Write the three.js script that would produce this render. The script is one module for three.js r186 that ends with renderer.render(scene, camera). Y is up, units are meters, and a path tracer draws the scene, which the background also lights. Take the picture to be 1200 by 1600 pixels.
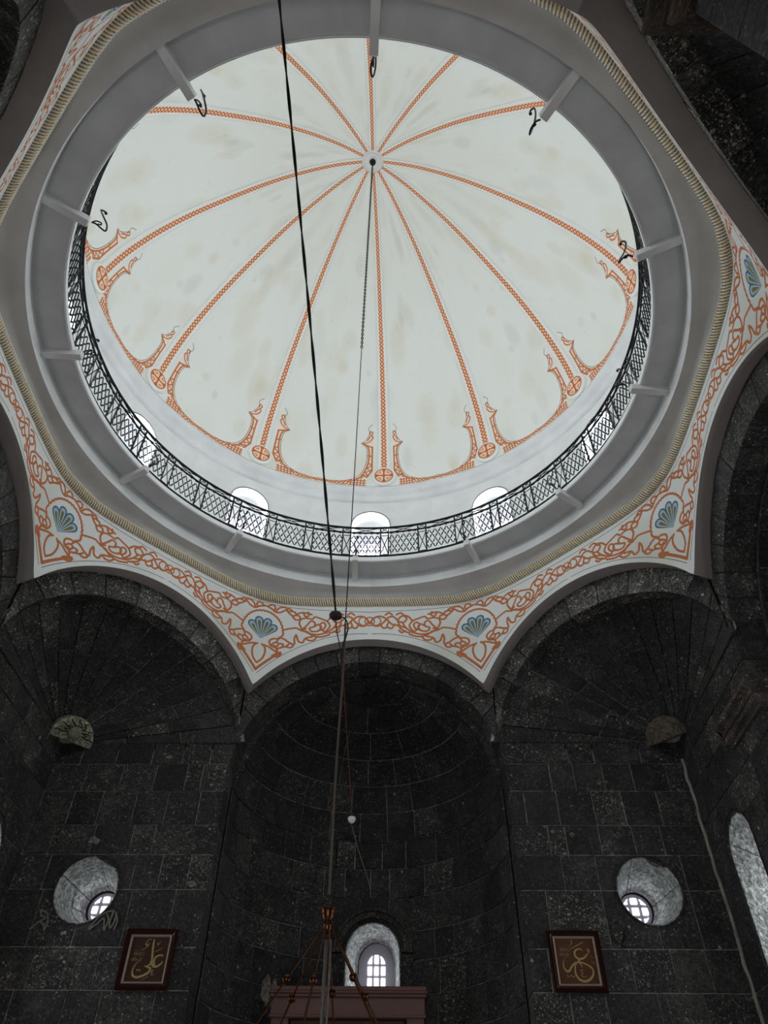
import * as THREE from 'three';
import { mergeGeometries } from 'three/addons/utils/BufferGeometryUtils.js';
import { RectAreaLightUniformsLib } from 'three/addons/lights/RectAreaLightUniformsLib.js';

// ---------------------------------------------------------------- camera, sky, exposure
const scene = new THREE.Scene();
const FOCAL = 1126.29, YAW = -0.028974, PITCH = 0.8053641, ROLL = 0.013042;
const camera = new THREE.PerspectiveCamera(2 * Math.atan(800 / FOCAL) * 180 / Math.PI, 0.75, 0.05, 120);
{
  const fw = new THREE.Vector3(Math.sin(YAW) * Math.cos(PITCH), Math.sin(PITCH), -Math.cos(YAW) * Math.cos(PITCH));
  const r0 = new THREE.Vector3(Math.cos(YAW), 0, Math.sin(YAW)), u0 = new THREE.Vector3().crossVectors(r0, fw);
  const r = r0.clone().multiplyScalar(Math.cos(ROLL)).addScaledVector(u0, Math.sin(ROLL));
  const u = u0.clone().multiplyScalar(Math.cos(ROLL)).addScaledVector(r0, -Math.sin(ROLL));
  camera.position.set(0.6597, 0, 7.0664);
  camera.quaternion.setFromRotationMatrix(new THREE.Matrix4().makeBasis(r, u, fw.clone().negate()));
}
const renderer = new THREE.WebGLRenderer({ antialias: true });
renderer.toneMapping = THREE.LinearToneMapping;
renderer.toneMappingExposure = 1.03;
renderer.shadowMap.enabled = true;
RectAreaLightUniformsLib.init();
scene.background = new THREE.Color(0.75, 0.82, 0.92);          // overcast sky outside the windows
const DAY = new THREE.Color(0.87, 0.95, 1.0);                  // daylight through the glass
const DRUM_LIGHT = 27, LOW_LIGHT = 7, DOOR_LIGHT = 6;          // brightness of the drum glass, the lower windows and the entrance doors

// ---------------------------------------------------------------- helpers
const V = (x, y, z) => new THREE.Vector3(x, y, z), R = Math.PI / 180;
let seedState = 12345;
function rnd(a = 1, b) { seedState = (seedState * 1664525 + 1013904223) >>> 0; const t = seedState / 4294967296; return b === undefined ? t * a : a + t * (b - a); }
function reseed(n) { seedState = (n * 2654435761) >>> 0; for (let i = 0; i < 4; i++) rnd(); }
const used = new Map();
function numbered(name) { const n = used.get(name) || 0; used.set(name, n + 1); return n ? name + '_' + String(n).padStart(3, '0') : name; }
function mesh(name, geo, mat, parent) {
  const m = new THREE.Mesh(geo, mat); m.name = parent ? name : numbered(name); m.castShadow = m.receiveShadow = true; (parent || scene).add(m); return m;
}
function structure(name) { const g = new THREE.Group(); g.name = numbered(name); g.userData.kind = 'structure'; scene.add(g); return g; }
function thing(name, label, category, pos, group) {
  const g = new THREE.Group(); g.name = numbered(name); g.userData = { label, category }; if (group) g.userData.group = group;
  if (pos) g.position.copy(pos); scene.add(g); return g;
}
function part(name, parent) { const g = new THREE.Group(); g.name = name; parent.add(g); return g; }
// triangles gathered as positions / normals / uvs
class Tri {
  constructor() { this.p = []; this.n = []; this.t = []; this.c = null; }
  tri(a, b, c, ua, ub, uc, na, nb, nc) {
    if (!na) { const n = V().crossVectors(b.clone().sub(a), c.clone().sub(a)); if (n.lengthSq() < 1e-16) return; n.normalize(); na = nb = nc = n; }
    for (const q of [a, b, c]) this.p.push(q.x, q.y, q.z);
    for (const q of [na, nb, nc]) this.n.push(q.x, q.y, q.z);
    for (const q of [ua, ub, uc]) this.t.push(q[0], q[1]);
  }
  quad(a, b, c, d, ua, ub, uc, ud, n4) { const n = n4 || []; this.tri(a, b, c, ua, ub, uc, n[0], n[1], n[2]); this.tri(a, c, d, ua, uc, ud, n[0], n[2], n[3]); }
  build() {
    const g = new THREE.BufferGeometry();
    g.setAttribute('position', new THREE.Float32BufferAttribute(this.p, 3)); g.setAttribute('normal', new THREE.Float32BufferAttribute(this.n, 3)); g.setAttribute('uv', new THREE.Float32BufferAttribute(this.t, 2));
    return g;
  }
}
// a grid surface: f(u, v) -> point; uvf(u, v) -> [s, t]; normals smooth, turned towards ref
function gridGeo(f, us, vs, uvf, ref) {
  const pos = [], uv = [], idx = [], nu = us.length, nv = vs.length;
  for (const v of vs) for (const u of us) { const q = f(u, v); pos.push(q.x, q.y, q.z); const t = uvf ? uvf(u, v, q) : [u, v]; uv.push(t[0], t[1]); }
  let flip = false;
  if (ref) {
    const i = Math.floor(nu / 2) - (nu > 2 ? 0 : 1), j = Math.floor(nv / 2) - (nv > 2 ? 0 : 1), P = f(us[i], vs[j]);
    const a = f(us[Math.min(i + 1, nu - 1)], vs[j]).sub(P), b = f(us[i], vs[Math.min(j + 1, nv - 1)]).sub(P);
    flip = a.cross(b).dot(ref.clone().sub(P)) < 0;
  }
  for (let j = 0; j < nv - 1; j++) for (let i = 0; i < nu - 1; i++) {
    const a = j * nu + i, b = a + 1, c = b + nu, d = a + nu;
    if (flip) idx.push(a, c, b, a, d, c); else idx.push(a, b, c, a, c, d);
  }
  const g = new THREE.BufferGeometry();
  g.setAttribute('position', new THREE.Float32BufferAttribute(pos, 3)); g.setAttribute('uv', new THREE.Float32BufferAttribute(uv, 2)); g.setIndex(idx); g.computeVertexNormals(); return g;
}
const range = (a, b, n) => Array.from({ length: n + 1 }, (_, i) => a + (b - a) * i / n);
// one curved block: the patch u0..u1 x v0..v1 of a surface, standing proud of it with a chamfer and skirt
function surfBlock(surf, u0, u1, v0, v1, ref, o = {}) {
  const { gap = 0.018, proud = 0.008, depth = 0.03, bev = 0.007, nu = 2, nv = 2, rough = 0.004 } = o;
  const um = (u0 + u1) / 2, vm = (v0 + v1) / 2, e = 1e-3;
  const lu = (v) => surf(um + e, v).distanceTo(surf(um - e, v)) / (2 * e), lv = surf(um, vm + e).distanceTo(surf(um, vm - e)) / (2 * e);
  const normal = (u, v) => {
    const a = surf(u + e, v).sub(surf(u - e, v)), b = surf(u, v + e).sub(surf(u, v - e)), n = a.cross(b).normalize(), P = surf(u, v);
    return n.dot(ref.clone().sub(P)) < 0 ? n.negate() : n;
  };
  const at = (i, j, inset, h) => {
    const v = v0 + (v1 - v0) * j + (j < 0.01 ? 1 : j > 0.99 ? -1 : 0) * inset / lv, L = Math.max(lu(v), 1e-3);
    const g = Math.min(inset / L, Math.abs(u1 - u0) * 0.3) * Math.sign(u1 - u0);
    const u = u0 + (u1 - u0) * i + (i < 0.01 ? 1 : i > 0.99 ? -1 : 0) * g, n = normal(u, v);
    return [surf(u, v).addScaledVector(n, h), n, u, v];
  };
  const T = new Tri(), ox = rnd(7), oy = rnd(7), j4 = [rnd(-rough, rough), rnd(-rough, rough), rnd(-rough, rough), rnd(-rough, rough)];
  const wob = (i, j) => (j4[0] * (1 - i) + j4[1] * i) * (1 - j) + (j4[2] * (1 - i) + j4[3] * i) * j;
  const LU = lu(vm), top = [], out = [], low = [];
  const uvOf = (q) => [ox + q[2] * LU, oy + q[3] * lv];
  for (let b = 0; b <= nv; b++) for (let a = 0; a <= nu; a++) {
    const i = a / nu, j = b / nv; top.push(at(i, j, gap / 2 + bev, proud + wob(i, j)));
    if (a === 0 || b === 0 || a === nu || b === nv) { out[b * (nu + 1) + a] = at(i, j, gap / 2, proud - bev * 0.8); low[b * (nu + 1) + a] = at(i, j, gap / 2, -depth); }
  }
  const A = top[0][0], flip = top[1][0].clone().sub(A).cross(top[nu + 1][0].clone().sub(A)).dot(top[0][1]) < 0;
  const quad = (a, b, c, d, smooth) => {
    const q = flip ? [a, d, c, b] : [a, b, c, d];
    T.quad(q[0][0], q[1][0], q[2][0], q[3][0], uvOf(q[0]), uvOf(q[1]), uvOf(q[2]), uvOf(q[3]), smooth ? q.map((x) => x[1]) : null);
  };
  for (let b = 0; b < nv; b++) for (let a = 0; a < nu; a++) { const k = b * (nu + 1) + a; quad(top[k], top[k + 1], top[k + nu + 2], top[k + nu + 1], true); }
  const loop = [];
  for (let a = 0; a < nu; a++) loop.push(a); for (let b = 0; b < nv; b++) loop.push(b * (nu + 1) + nu);
  for (let a = nu; a > 0; a--) loop.push(nv * (nu + 1) + a); for (let b = nv; b > 0; b--) loop.push(b * (nu + 1));
  for (let k = 0; k < loop.length; k++) { const a = loop[k], b = loop[(k + 1) % loop.length]; quad(out[a], out[b], top[b], top[a]); quad(low[a], low[b], out[b], out[a]); }
  return T.build();
}
// one flat block: any outline in a plane frame {o, x, y, n}
function polyBlock(pts, F, o = {}) {
  const { gap = 0.018, proud = 0.008, depth = 0.03, bev = 0.007, uvs = 1, back = false } = o;
  let P = pts.map((p) => new THREE.Vector2(p[0], p[1])).filter((p, i, a) => p.distanceTo(a[(i + a.length - 1) % a.length]) > 2e-3);
  if (P.length < 3) return null;
  const area = THREE.ShapeUtils.area(P); if (Math.abs(area) < 0.0004) return null; if (area < 0) P.reverse();
  const inset = (d) => P.map((p, i) => {
    const a = P[(i + P.length - 1) % P.length], b = P[(i + 1) % P.length], e1 = p.clone().sub(a).normalize(), e2 = b.clone().sub(p).normalize();
    const n1 = new THREE.Vector2(-e1.y, e1.x), n2 = new THREE.Vector2(-e2.y, e2.x), m = n1.clone().add(n2), s = m.lengthSq();
    if (s < 0.05) return p.clone().addScaledVector(n1, d); m.multiplyScalar(2 / s); return p.clone().addScaledVector(m, Math.min(d, d * 2.2 / Math.max(m.length(), 1)));
  });
  const W = (p, h) => F.o.clone().addScaledVector(F.x, p.x).addScaledVector(F.y, p.y).addScaledVector(F.n, h);
  const right = F.x.clone().cross(F.y).dot(F.n) > 0;
  const A = inset(gap / 2 + bev), B = inset(gap / 2), T = new Tri(), ox = o.ox ?? rnd(7), oy = o.oy ?? rnd(7);
  const uv = (p, k = 0) => [(ox + p.x + k) * uvs, (oy + p.y + k) * uvs];
  const tri = (a, b, c, ua, ub, uc) => right ? T.tri(a, b, c, ua, ub, uc) : T.tri(a, c, b, ua, uc, ub);
  for (const [i, j, k] of THREE.ShapeUtils.triangulateShape(A, [])) tri(W(A[i], proud), W(A[j], proud), W(A[k], proud), uv(A[i]), uv(A[j]), uv(A[k]));
  if (back) for (const [i, j, k] of THREE.ShapeUtils.triangulateShape(B, [])) tri(W(B[i], -depth), W(B[k], -depth), W(B[j], -depth), uv(B[i]), uv(B[k]), uv(B[j]));
  let run = 0;
  for (let i = 0; i < P.length; i++) {
    const j = (i + 1) % P.length, h = proud - bev * 0.8;
    const q = (a, b, c, d, ua, ub, uc, ud) => { tri(a, b, c, ua, ub, uc); tri(a, c, d, ua, uc, ud); };
    q(W(B[i], h), W(B[j], h), W(A[j], proud), W(A[i], proud), uv(B[i]), uv(B[j]), uv(A[j]), uv(A[i]));
    const l0 = run; run += B[i].distanceTo(B[j]); const su = (l, d) => [(ox + l) * uvs, (oy + d) * uvs];
    q(W(B[i], -depth), W(B[j], -depth), W(B[j], h), W(B[i], h), su(l0, -depth), su(run, -depth), su(run, h), su(l0, h));
  }
  return T.build();
}
// outline edges split fine, points inside an opening pushed out to its edge; null when nothing is left
function dense(pts, step = 0.06) {
  const out = [];
  pts.forEach((p, i) => { const q = pts[(i + 1) % pts.length], n = Math.max(1, Math.ceil(Math.hypot(q[0] - p[0], q[1] - p[1]) / step)); for (let k = 0; k < n; k++) out.push([p[0] + (q[0] - p[0]) * k / n, p[1] + (q[1] - p[1]) * k / n]); });
  return out;
}
function bite(pts, inside, push) {
  const n = pts.filter((p) => inside(p)).length; if (n === pts.length && pts.length < 5) return null;
  const c = pts.reduce((a, p) => [a[0] + p[0] / pts.length, a[1] + p[1] / pts.length], [0, 0]);
  const d = dense(pts).map((p) => [p[0] + (c[0] - p[0]) * 2e-3, p[1] + (c[1] - p[1]) * 2e-3]); if (!d.some((p) => inside(p))) return pts;
  if (d.every((p) => inside(p))) return null;
  const out = []; let cut = false;
  for (const p of d) { const q = inside(p), r = q ? push(p) : p, l = out[out.length - 1], g = l ? Math.hypot(l[0] - r[0], l[1] - r[1]) : 9; if (l && q && cut && g < 0.028) continue;
    if (l && q && cut && g > 0.07) { const m = Math.ceil(g / 0.05); for (let k = 1; k < m; k++) { const z = [l[0] + (r[0] - l[0]) * k / m, l[1] + (r[1] - l[1]) * k / m]; out.push(inside(z) ? push(z) : z); } }
    out.push(r); cut = q; }
  for (let go = true, n = 0; go && n < 60; n++) {     // drop doubled-back slivers
    go = false;
    for (let i = 0; i < out.length && out.length > 3; i++) {
      const a = out[(i + out.length - 1) % out.length], p = out[i], b = out[(i + 1) % out.length], u = [a[0] - p[0], a[1] - p[1]], v = [b[0] - p[0], b[1] - p[1]], lu = Math.hypot(...u), lv = Math.hypot(...v);
      if (lu < 1e-4 || lv < 1e-4 || (u[0] * v[0] + u[1] * v[1]) / (lu * lv) > 0.94) { out.splice(i, 1); go = true; break; }
    }
  }
  return out;
}
const lathe = (prof, seg = 128, uvScale = 1) => {
  const g = new THREE.LatheGeometry(prof.map((p) => new THREE.Vector2(p[0], p[1])), seg), u = g.attributes.uv, L = prof.reduce((s, p, i) => i ? s + Math.hypot(p[0] - prof[i - 1][0], p[1] - prof[i - 1][1]) : 0, 0);
  for (let i = 0; i < u.count; i++) u.setXY(i, u.getX(i) * Math.PI * 2 * prof[0][0] * uvScale, u.getY(i) * L * uvScale); return g;
};
function beveledBox(w, h, d, b = 0.012) {
  const s = new THREE.Shape(); s.moveTo(-w / 2 + b, -h / 2 + b); s.lineTo(w / 2 - b, -h / 2 + b); s.lineTo(w / 2 - b, h / 2 - b); s.lineTo(-w / 2 + b, h / 2 - b); s.closePath();
  const g = new THREE.ExtrudeGeometry(s, { depth: d - 2 * b, bevelEnabled: true, bevelThickness: b, bevelSize: b, bevelSegments: 1 }); g.translate(0, 0, -d / 2 + b); return g;
}
const tube = (pts, r, seg, radial = 6, closed = false) => new THREE.TubeGeometry(new THREE.CatmullRomCurve3(pts, closed), seg || pts.length * 6, r, radial, closed);
function strut(a, b, r, n = 8) { const d = b.clone().sub(a), g = new THREE.CylinderGeometry(r, r, d.length(), n); g.applyQuaternion(new THREE.Quaternion().setFromUnitVectors(V(0, 1, 0), d.clone().normalize())); g.translate((a.x + b.x) / 2, (a.y + b.y) / 2, (a.z + b.z) / 2); return g; }
const plain = (g) => { const q = g.index ? g.toNonIndexed() : g; for (const k of Object.keys(q.attributes)) if (!['position', 'normal', 'uv'].includes(k)) q.deleteAttribute(k); return q; };
const merge = (list) => mergeGeometries(list.map(plain));

// ---------------------------------------------------------------- textures
function noiseField(n, cells, seed) {             // tileable value noise
  reseed(seed); const L = new Float32Array(cells * cells); for (let i = 0; i < L.length; i++) L[i] = rnd();
  const out = new Float32Array(n * n), s = (t) => t * t * (3 - 2 * t);
  for (let y = 0; y < n; y++) { const fy = y / n * cells, y0 = Math.floor(fy), ty = s(fy - y0), r0 = (y0 % cells) * cells, r1 = ((y0 + 1) % cells) * cells;
    for (let x = 0; x < n; x++) { const fx = x / n * cells, x0 = Math.floor(fx), tx = s(fx - x0), c0 = x0 % cells, c1 = (x0 + 1) % cells;
      out[y * n + x] = (L[r0 + c0] * (1 - tx) + L[r0 + c1] * tx) * (1 - ty) + (L[r1 + c0] * (1 - tx) + L[r1 + c1] * tx) * ty; } }
  return out;
}
function fbm(n, cells, oct, seed, gain = 0.55) {
  const out = new Float32Array(n * n); let a = 1, sum = 0;
  for (let o = 0; o < oct; o++) { const f = noiseField(n, cells << o, seed + o * 17); for (let i = 0; i < out.length; i++) out[i] += f[i] * a; sum += a; a *= gain; }
  for (let i = 0; i < out.length; i++) out[i] /= sum; return out;
}
function dataTex(n, fill, srgb, repeat) {
  const d = new Uint8Array(n * n * 4); for (let i = 0; i < n * n; i++) { const c = fill(i); d[i * 4] = c[0]; d[i * 4 + 1] = c[1]; d[i * 4 + 2] = c[2]; d[i * 4 + 3] = 255; }
  const t = new THREE.DataTexture(d, n, n); t.wrapS = t.wrapT = THREE.RepeatWrapping; t.magFilter = THREE.LinearFilter; t.minFilter = THREE.LinearFilter; if (srgb) t.colorSpace = THREE.SRGBColorSpace; if (repeat) t.repeat.set(repeat, repeat); t.needsUpdate = true; return t;
}
const clampB = (x) => Math.max(0, Math.min(255, x));
// basalt: sooty grey, fine grain, pale chips where the surface is pitted
function basaltTextures(seed, chips) {
  const n = 1024, big = fbm(n, 3, 4, seed), fine = fbm(n, 64, 4, seed + 5, 0.7), spot = fbm(n, 40, 2, seed + 9), zone = fbm(n, 4, 3, seed + 13), grain = noiseField(n, 512, seed + 21);
  const cover = new Float32Array(n * n);
  reseed(seed + 31);
  for (let k = 0; k < chips; k++) {                // pale chips of limewash and broken faces
    const cx = rnd(n), cy = rnd(n), r = 1.3 + 7 * Math.pow(rnd(), 4) * (rnd() < 0.05 ? 2.6 : 1), e = rnd(0.5, 1), an = rnd(3.1), v = rnd(0.25, 0.9);
    if (zone[(cy | 0) * n + (cx | 0)] < 0.42 && rnd() < 0.8) continue;
    const ca = Math.cos(an), sa = Math.sin(an);
    for (let y = -Math.ceil(r); y <= r; y++) for (let x = -Math.ceil(r); x <= r; x++) {
      const a = (x * ca + y * sa) / r, b = (-x * sa + y * ca) / (r * e), i = (((cy + y + n) | 0) % n) * n + (((cx + x + n) | 0) % n), q = 1 - a * a - b * b + (fine[i] - 0.5) * 1.6;
      if (q > 0) cover[i] = Math.max(cover[i], Math.min(1, q * 2) * v);
    }
  }
  const map = dataTex(n, (i) => {
    const t = 0.62 + (big[i] - 0.5) * 0.9 + (fine[i] - 0.5) * 1.3 + (grain[i] - 0.5) * 0.4 + Math.max(0, spot[i] - 0.62) * 1.3, c = cover[i];
    const base = 66 * Math.max(0.18, t);
    return [clampB(base * (1 - c) + 168 * c), clampB(base * 0.975 * (1 - c) + 160 * c), clampB(base * 0.955 * (1 - c) + 148 * c)];
  }, true, 0.5);
  const bump = dataTex(n, (i) => { const h = clampB(128 + (fine[i] - 0.5) * 190 + (grain[i] - 0.5) * 60 - (spot[i] > 0.64 ? 50 : 0) + (big[i] - 0.5) * 60); return [h, h, h]; }, false, 0.5);
  return { map, bump };
}
const stoneA = basaltTextures(100, 2600), stoneB = basaltTextures(400, 9000);
function stoneMat(tex, tint, rough = 0.78) { return new THREE.MeshStandardMaterial({ map: tex.map, bumpMap: tex.bump, bumpScale: 0.018, roughness: rough, color: new THREE.Color().setRGB(...tint) }); }
const BASALT = [stoneMat(stoneA, [0.7, 0.68, 0.67]), stoneMat(stoneA, [1, 0.96, 0.94]), stoneMat(stoneB, [0.85, 0.83, 0.83]), stoneMat(stoneB, [1.2, 1.17, 1.14]), stoneMat(stoneA, [1.5, 1.42, 1.34]), stoneMat(stoneB, [0.5, 0.48, 0.47])];
const RINGSTONE = [stoneMat(stoneB, [1.9, 1.9, 1.88]), stoneMat(stoneA, [1.7, 1.68, 1.64]), stoneMat(stoneB, [2.6, 2.6, 2.5])];
const basalt = () => BASALT[[0, 0, 1, 1, 1, 2, 2, 3, 4, 5][Math.floor(rnd(10))]];
const mortarNoise = fbm(512, 16, 4, 77);
const MORTAR = new THREE.MeshStandardMaterial({ map: dataTex(512, (i) => { const b = 150 * (0.45 + mortarNoise[i]); return [clampB(b), clampB(b * 0.985), clampB(b * 0.96)]; }, true, 0.7), roughness: 0.95 });
const limeFine = fbm(512, 24, 4, 55, 0.7), limeMap = dataTex(512, (i) => { const k = limeFine[i], b = 150 + (k - 0.5) * 190; return [clampB(b), clampB(b * 1.005), clampB(b * 0.985)]; }, true, 0.9);
const limeBump = dataTex(512, (i) => { const h = limeFine[i] * 255; return [h, h, h]; }, false, 0.9);
const LIME = new THREE.MeshStandardMaterial({ map: limeMap, bumpMap: limeBump, bumpScale: 0.03, roughness: 0.9 });
const LIME_DARK = new THREE.MeshStandardMaterial({ map: limeMap, bumpMap: limeBump, bumpScale: 0.03, roughness: 0.9, color: new THREE.Color().setRGB(0.62, 0.58, 0.52) });
const plNoise = fbm(512, 6, 5, 91), plTex = dataTex(512, (i) => { const b = 226 + (plNoise[i] - 0.5) * 26; return [b, b, b * 0.985]; }, true, 0.4);
const PLASTER = new THREE.MeshStandardMaterial({ map: plTex, roughness: 0.85, color: new THREE.Color().setRGB(0.97, 0.98, 1) });
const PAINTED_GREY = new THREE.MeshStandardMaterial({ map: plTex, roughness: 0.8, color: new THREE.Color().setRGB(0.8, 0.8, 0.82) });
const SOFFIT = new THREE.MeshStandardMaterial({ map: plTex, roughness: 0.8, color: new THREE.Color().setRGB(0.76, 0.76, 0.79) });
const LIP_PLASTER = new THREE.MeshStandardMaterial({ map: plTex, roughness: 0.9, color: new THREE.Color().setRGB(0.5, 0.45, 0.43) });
const IRON = new THREE.MeshStandardMaterial({ color: 0x0b0b0c, roughness: 0.6, metalness: 0.4 });
const CABLE = new THREE.MeshStandardMaterial({ color: 0x0c0c0d, roughness: 0.65 });
const GLASS = new THREE.MeshStandardMaterial({ color: 0xeeeeff, roughness: 0.3, emissive: new THREE.Color(0.95, 0.9, 1.0), emissiveIntensity: 2.2 });
const MUNTIN = new THREE.MeshStandardMaterial({ color: 0xd8d2de, roughness: 0.6 });
const ORANGE = '#c07040', LIGHT = '#ecdfd2';

// canvas painting with a pen in metres
function canvasTex(w, h, draw) {
  const c = document.createElement('canvas'); c.width = w; c.height = h; const g = c.getContext('2d'); draw(g, w, h);
  const t = new THREE.CanvasTexture(c); t.colorSpace = THREE.SRGBColorSpace; t.anisotropy = 8; return t;
}
function spline(g, pts, closed) {
  const n = pts.length, P = (i) => closed ? pts[(i + n) % n] : pts[Math.max(0, Math.min(n - 1, i))];
  g.beginPath(); g.moveTo(...pts[0]);
  for (let i = 0; i < (closed ? n : n - 1); i++) {
    const a = P(i - 1), b = P(i), c = P(i + 1), d = P(i + 2);
    g.bezierCurveTo(b[0] + (c[0] - a[0]) / 6, b[1] + (c[1] - a[1]) / 6, c[0] - (d[0] - b[0]) / 6, c[1] - (d[1] - b[1]) / 6, c[0], c[1]);
  }
  if (closed) g.closePath();
}
function stains(g, w, h, count, seed) {
  reseed(seed);
  for (let k = 0; k < count; k++) {
    const x = rnd(w), y = rnd(h), r = rnd(0.03, 0.14) * w, e = rnd(0.5, 1.6);
    g.save(); g.translate(x, y); g.scale(1, e); const q = g.createRadialGradient(0, 0, 0, 0, 0, r), a = rnd(0.05, 0.2), col = rnd() < 0.7 ? '196,184,140' : '170,172,166';
    q.addColorStop(0, `rgba(${col},${a})`); q.addColorStop(0.6, `rgba(${col},${a * 0.7})`); q.addColorStop(1, `rgba(${col},0)`); g.fillStyle = q; g.fillRect(-r, -r, 2 * r, 2 * r); g.restore();
  }
  for (let k = 0; k < count * 2; k++) {           // hair cracks
    let x = rnd(w), y = rnd(h); g.strokeStyle = `rgba(120,118,108,${rnd(0.1, 0.28)})`; g.lineWidth = 1.2; g.beginPath(); g.moveTo(x, y); for (let i = 0; i < 5; i++) { x += rnd(-22, 22); y += rnd(-8, 16); g.lineTo(x, y); } g.stroke();
  }
}

// ================================================================ LARGE STRUCTURE
const EYE = 1.6, FLOOR = -EYE, W = 6.1;           // camera at y = 0, walls 6.1 m from the axis
const CROWN = [9.42, 9.56, 9.62, 9.56, 9.6, 9.56, 9.7, 9.56];   // crowns of the white arches, from the apse clockwise
// the rounded octagon: radius at azimuth a (0 towards the apse)
function octR(a, apothem, p) { let s = 0; for (let k = 0; k < 8; k++) { const c = Math.cos(a - k * Math.PI / 4); if (c > 0.3) s += Math.pow(c / apothem, p); } return Math.pow(s, -1 / p); }
const polar = (r, a, y) => V(r * Math.sin(a), y, -r * Math.cos(a));

mesh('floor', new THREE.BoxGeometry(24, 0.3, 26).translate(0, FLOOR - 0.15, 0), new THREE.MeshStandardMaterial({ color: 0x8c8075, roughness: 0.95 })).userData.kind = 'structure';

// ---- windows in the masonry: splayed reveal of stones, plate of glazing bars, one pane per cell
function arcOutline(hw, sill, spring, rise) {       // u in 0..1 up one side, over the arch and down the other
  const a = spring - sill, L = a * 2 + Math.PI * (hw + rise) / 2;
  return (u) => { let s = u * L; if (s < a) return [-hw, sill + s]; s -= a; const arc = Math.PI * (hw + rise) / 2; if (s < arc) { const t = Math.PI * (1 - s / arc); return [hw * Math.cos(t), spring + rise * Math.sin(t)]; } return [hw, spring - (s - arc)]; };
}
const circleOutline = (r) => (u) => [r * Math.sin(u * 2 * Math.PI), r * Math.cos(u * 2 * Math.PI)];
let windowCount = 0;
function buildWindow({ place, outer, inner, outN, inN, splits, reveal, cells, cx = 0, cy = 0, pull, light, glow }) {
  // place(t, y, d): point at t across, y up, d metres back into the wall
  const g = new THREE.Group(); g.name = 'window_' + (++windowCount); g.userData.kind = 'structure'; scene.add(g);
  const surf = (u, v) => { const a = outer(u), b = inner(u); return place(a[0] + (b[0] - a[0]) * v, a[1] + (b[1] - a[1]) * v, outN + (inN - outN) * v); };
  const ref = place(cx, cy, (outN + inN) / 2);
  for (const [a, b, c, d, mat] of splits) mesh('reveal_stone', surfBlock(surf, a, b, c, d, ref, { nu: Math.max(2, Math.round((b - a) * 30)), nv: 2, gap: 0.012, proud: 0.004, bev: 0.008, rough: 0.008 }), mat || reveal, g);
  mesh('reveal_bed', gridGeo((u, v) => surf(u, v).lerp(ref, -0.05), range(0, 1, 40), [0, 1.04], (u, v) => [u * 3, v], ref), BASALT[0], g);
  // glazing plate and panes
  const o = place(cx, cy, inN), X = place(cx + 1, cy, inN).sub(o).normalize(), Y = V(0, 1, 0), n = place(cx, cy, outN).sub(o).normalize(), F = { o: o.clone().addScaledVector(n, 0.01), x: X, y: Y, n };
  const rim = range(0, 1, 36).map((u) => { const p = inner(u); return [p[0] - cx, p[1] - cy]; }); if (Math.hypot(rim[0][0] - rim[36][0], rim[0][1] - rim[36][1]) < 1e-4) rim.pop();
  mesh('glazing_bars', polyBlock(rim.map((p) => [p[0] * 1.02, p[1] * 1.02]), F, { gap: 0, proud: 0.0, depth: 0.06, bev: 0.004 }), MUNTIN, g);
  for (const c of cells) {
    const q = dense(c.map(([a, b]) => [a, b]), 0.03).map(pull), geo = polyBlock(q, F, { gap: 0, proud: 0.012, depth: 0.004, bev: 0.004 });
    if (geo) mesh('pane', geo, glow || GLASS, g);
  }
  // the daylight it lets in: an area light just inside the glass
  const w = light.w, h = light.h, L = new THREE.RectAreaLight(DAY, light.i, w, h); L.name = 'daylight'; L.position.copy(o).addScaledVector(n, light.d || 0.22).addScaledVector(Y, light.dy || 0); L.lookAt(L.position.clone().add(n)); g.add(L);
  return g;
}
function gridCells(x0, x1, y0, y1, nx, ny, bar, bottom = y0) {
  const out = [], w = (x1 - x0) / nx, h = (y1 - y0) / ny;
  for (let j = 0; j < ny; j++) for (let i = 0; i < nx; i++) { const a = x0 + i * w + bar / 2, b = x0 + (i + 1) * w - bar / 2, c = y0 + j * h + bar / 2, d = y0 + (j + 1) * h - bar / 2; if (d > bottom) out.push([[a, c], [b, c], [b, d], [a, d]]); }
  return out;
}
const pullCircle = (r) => (p) => { const d = Math.hypot(p[0], p[1]); return d > r ? [p[0] * r / d, p[1] * r / d] : p; };
const pullArch = (hw, spring, rise) => (p) => { let x = Math.max(-hw, Math.min(hw, p[0])), y = p[1]; if (y > spring) { const d = Math.hypot(x / hw, (y - spring) / rise); if (d > 1) { x /= d; y = spring + (y - spring) / d; } } return [x, y]; };

// ---- dome: twelve plastered panels between ribs
const PROFILE = [[5.85, 14.38], [5.83, 14.9], [5.68, 15.7], [5.42, 16.5], [5.0, 17.42], [4.3, 18.55], [3.1, 20.05], [2.2, 20.92], [1.2, 21.6], [0.35, 21.9], [0.02, 21.93]];
const domeCurve = new THREE.SplineCurve(PROFILE.map((p) => new THREE.Vector2(...p))), DOME_LEN = domeCurve.getLength();
const domeAt = (s) => domeCurve.getPointAt(Math.max(0, Math.min(1, s / DOME_LEN)));
const RIBS = [2.7, 31.3, 59.4, 87.5, 121.5, 146.5, 179, 210, 238.5, 270, 296.8, 329];
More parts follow.
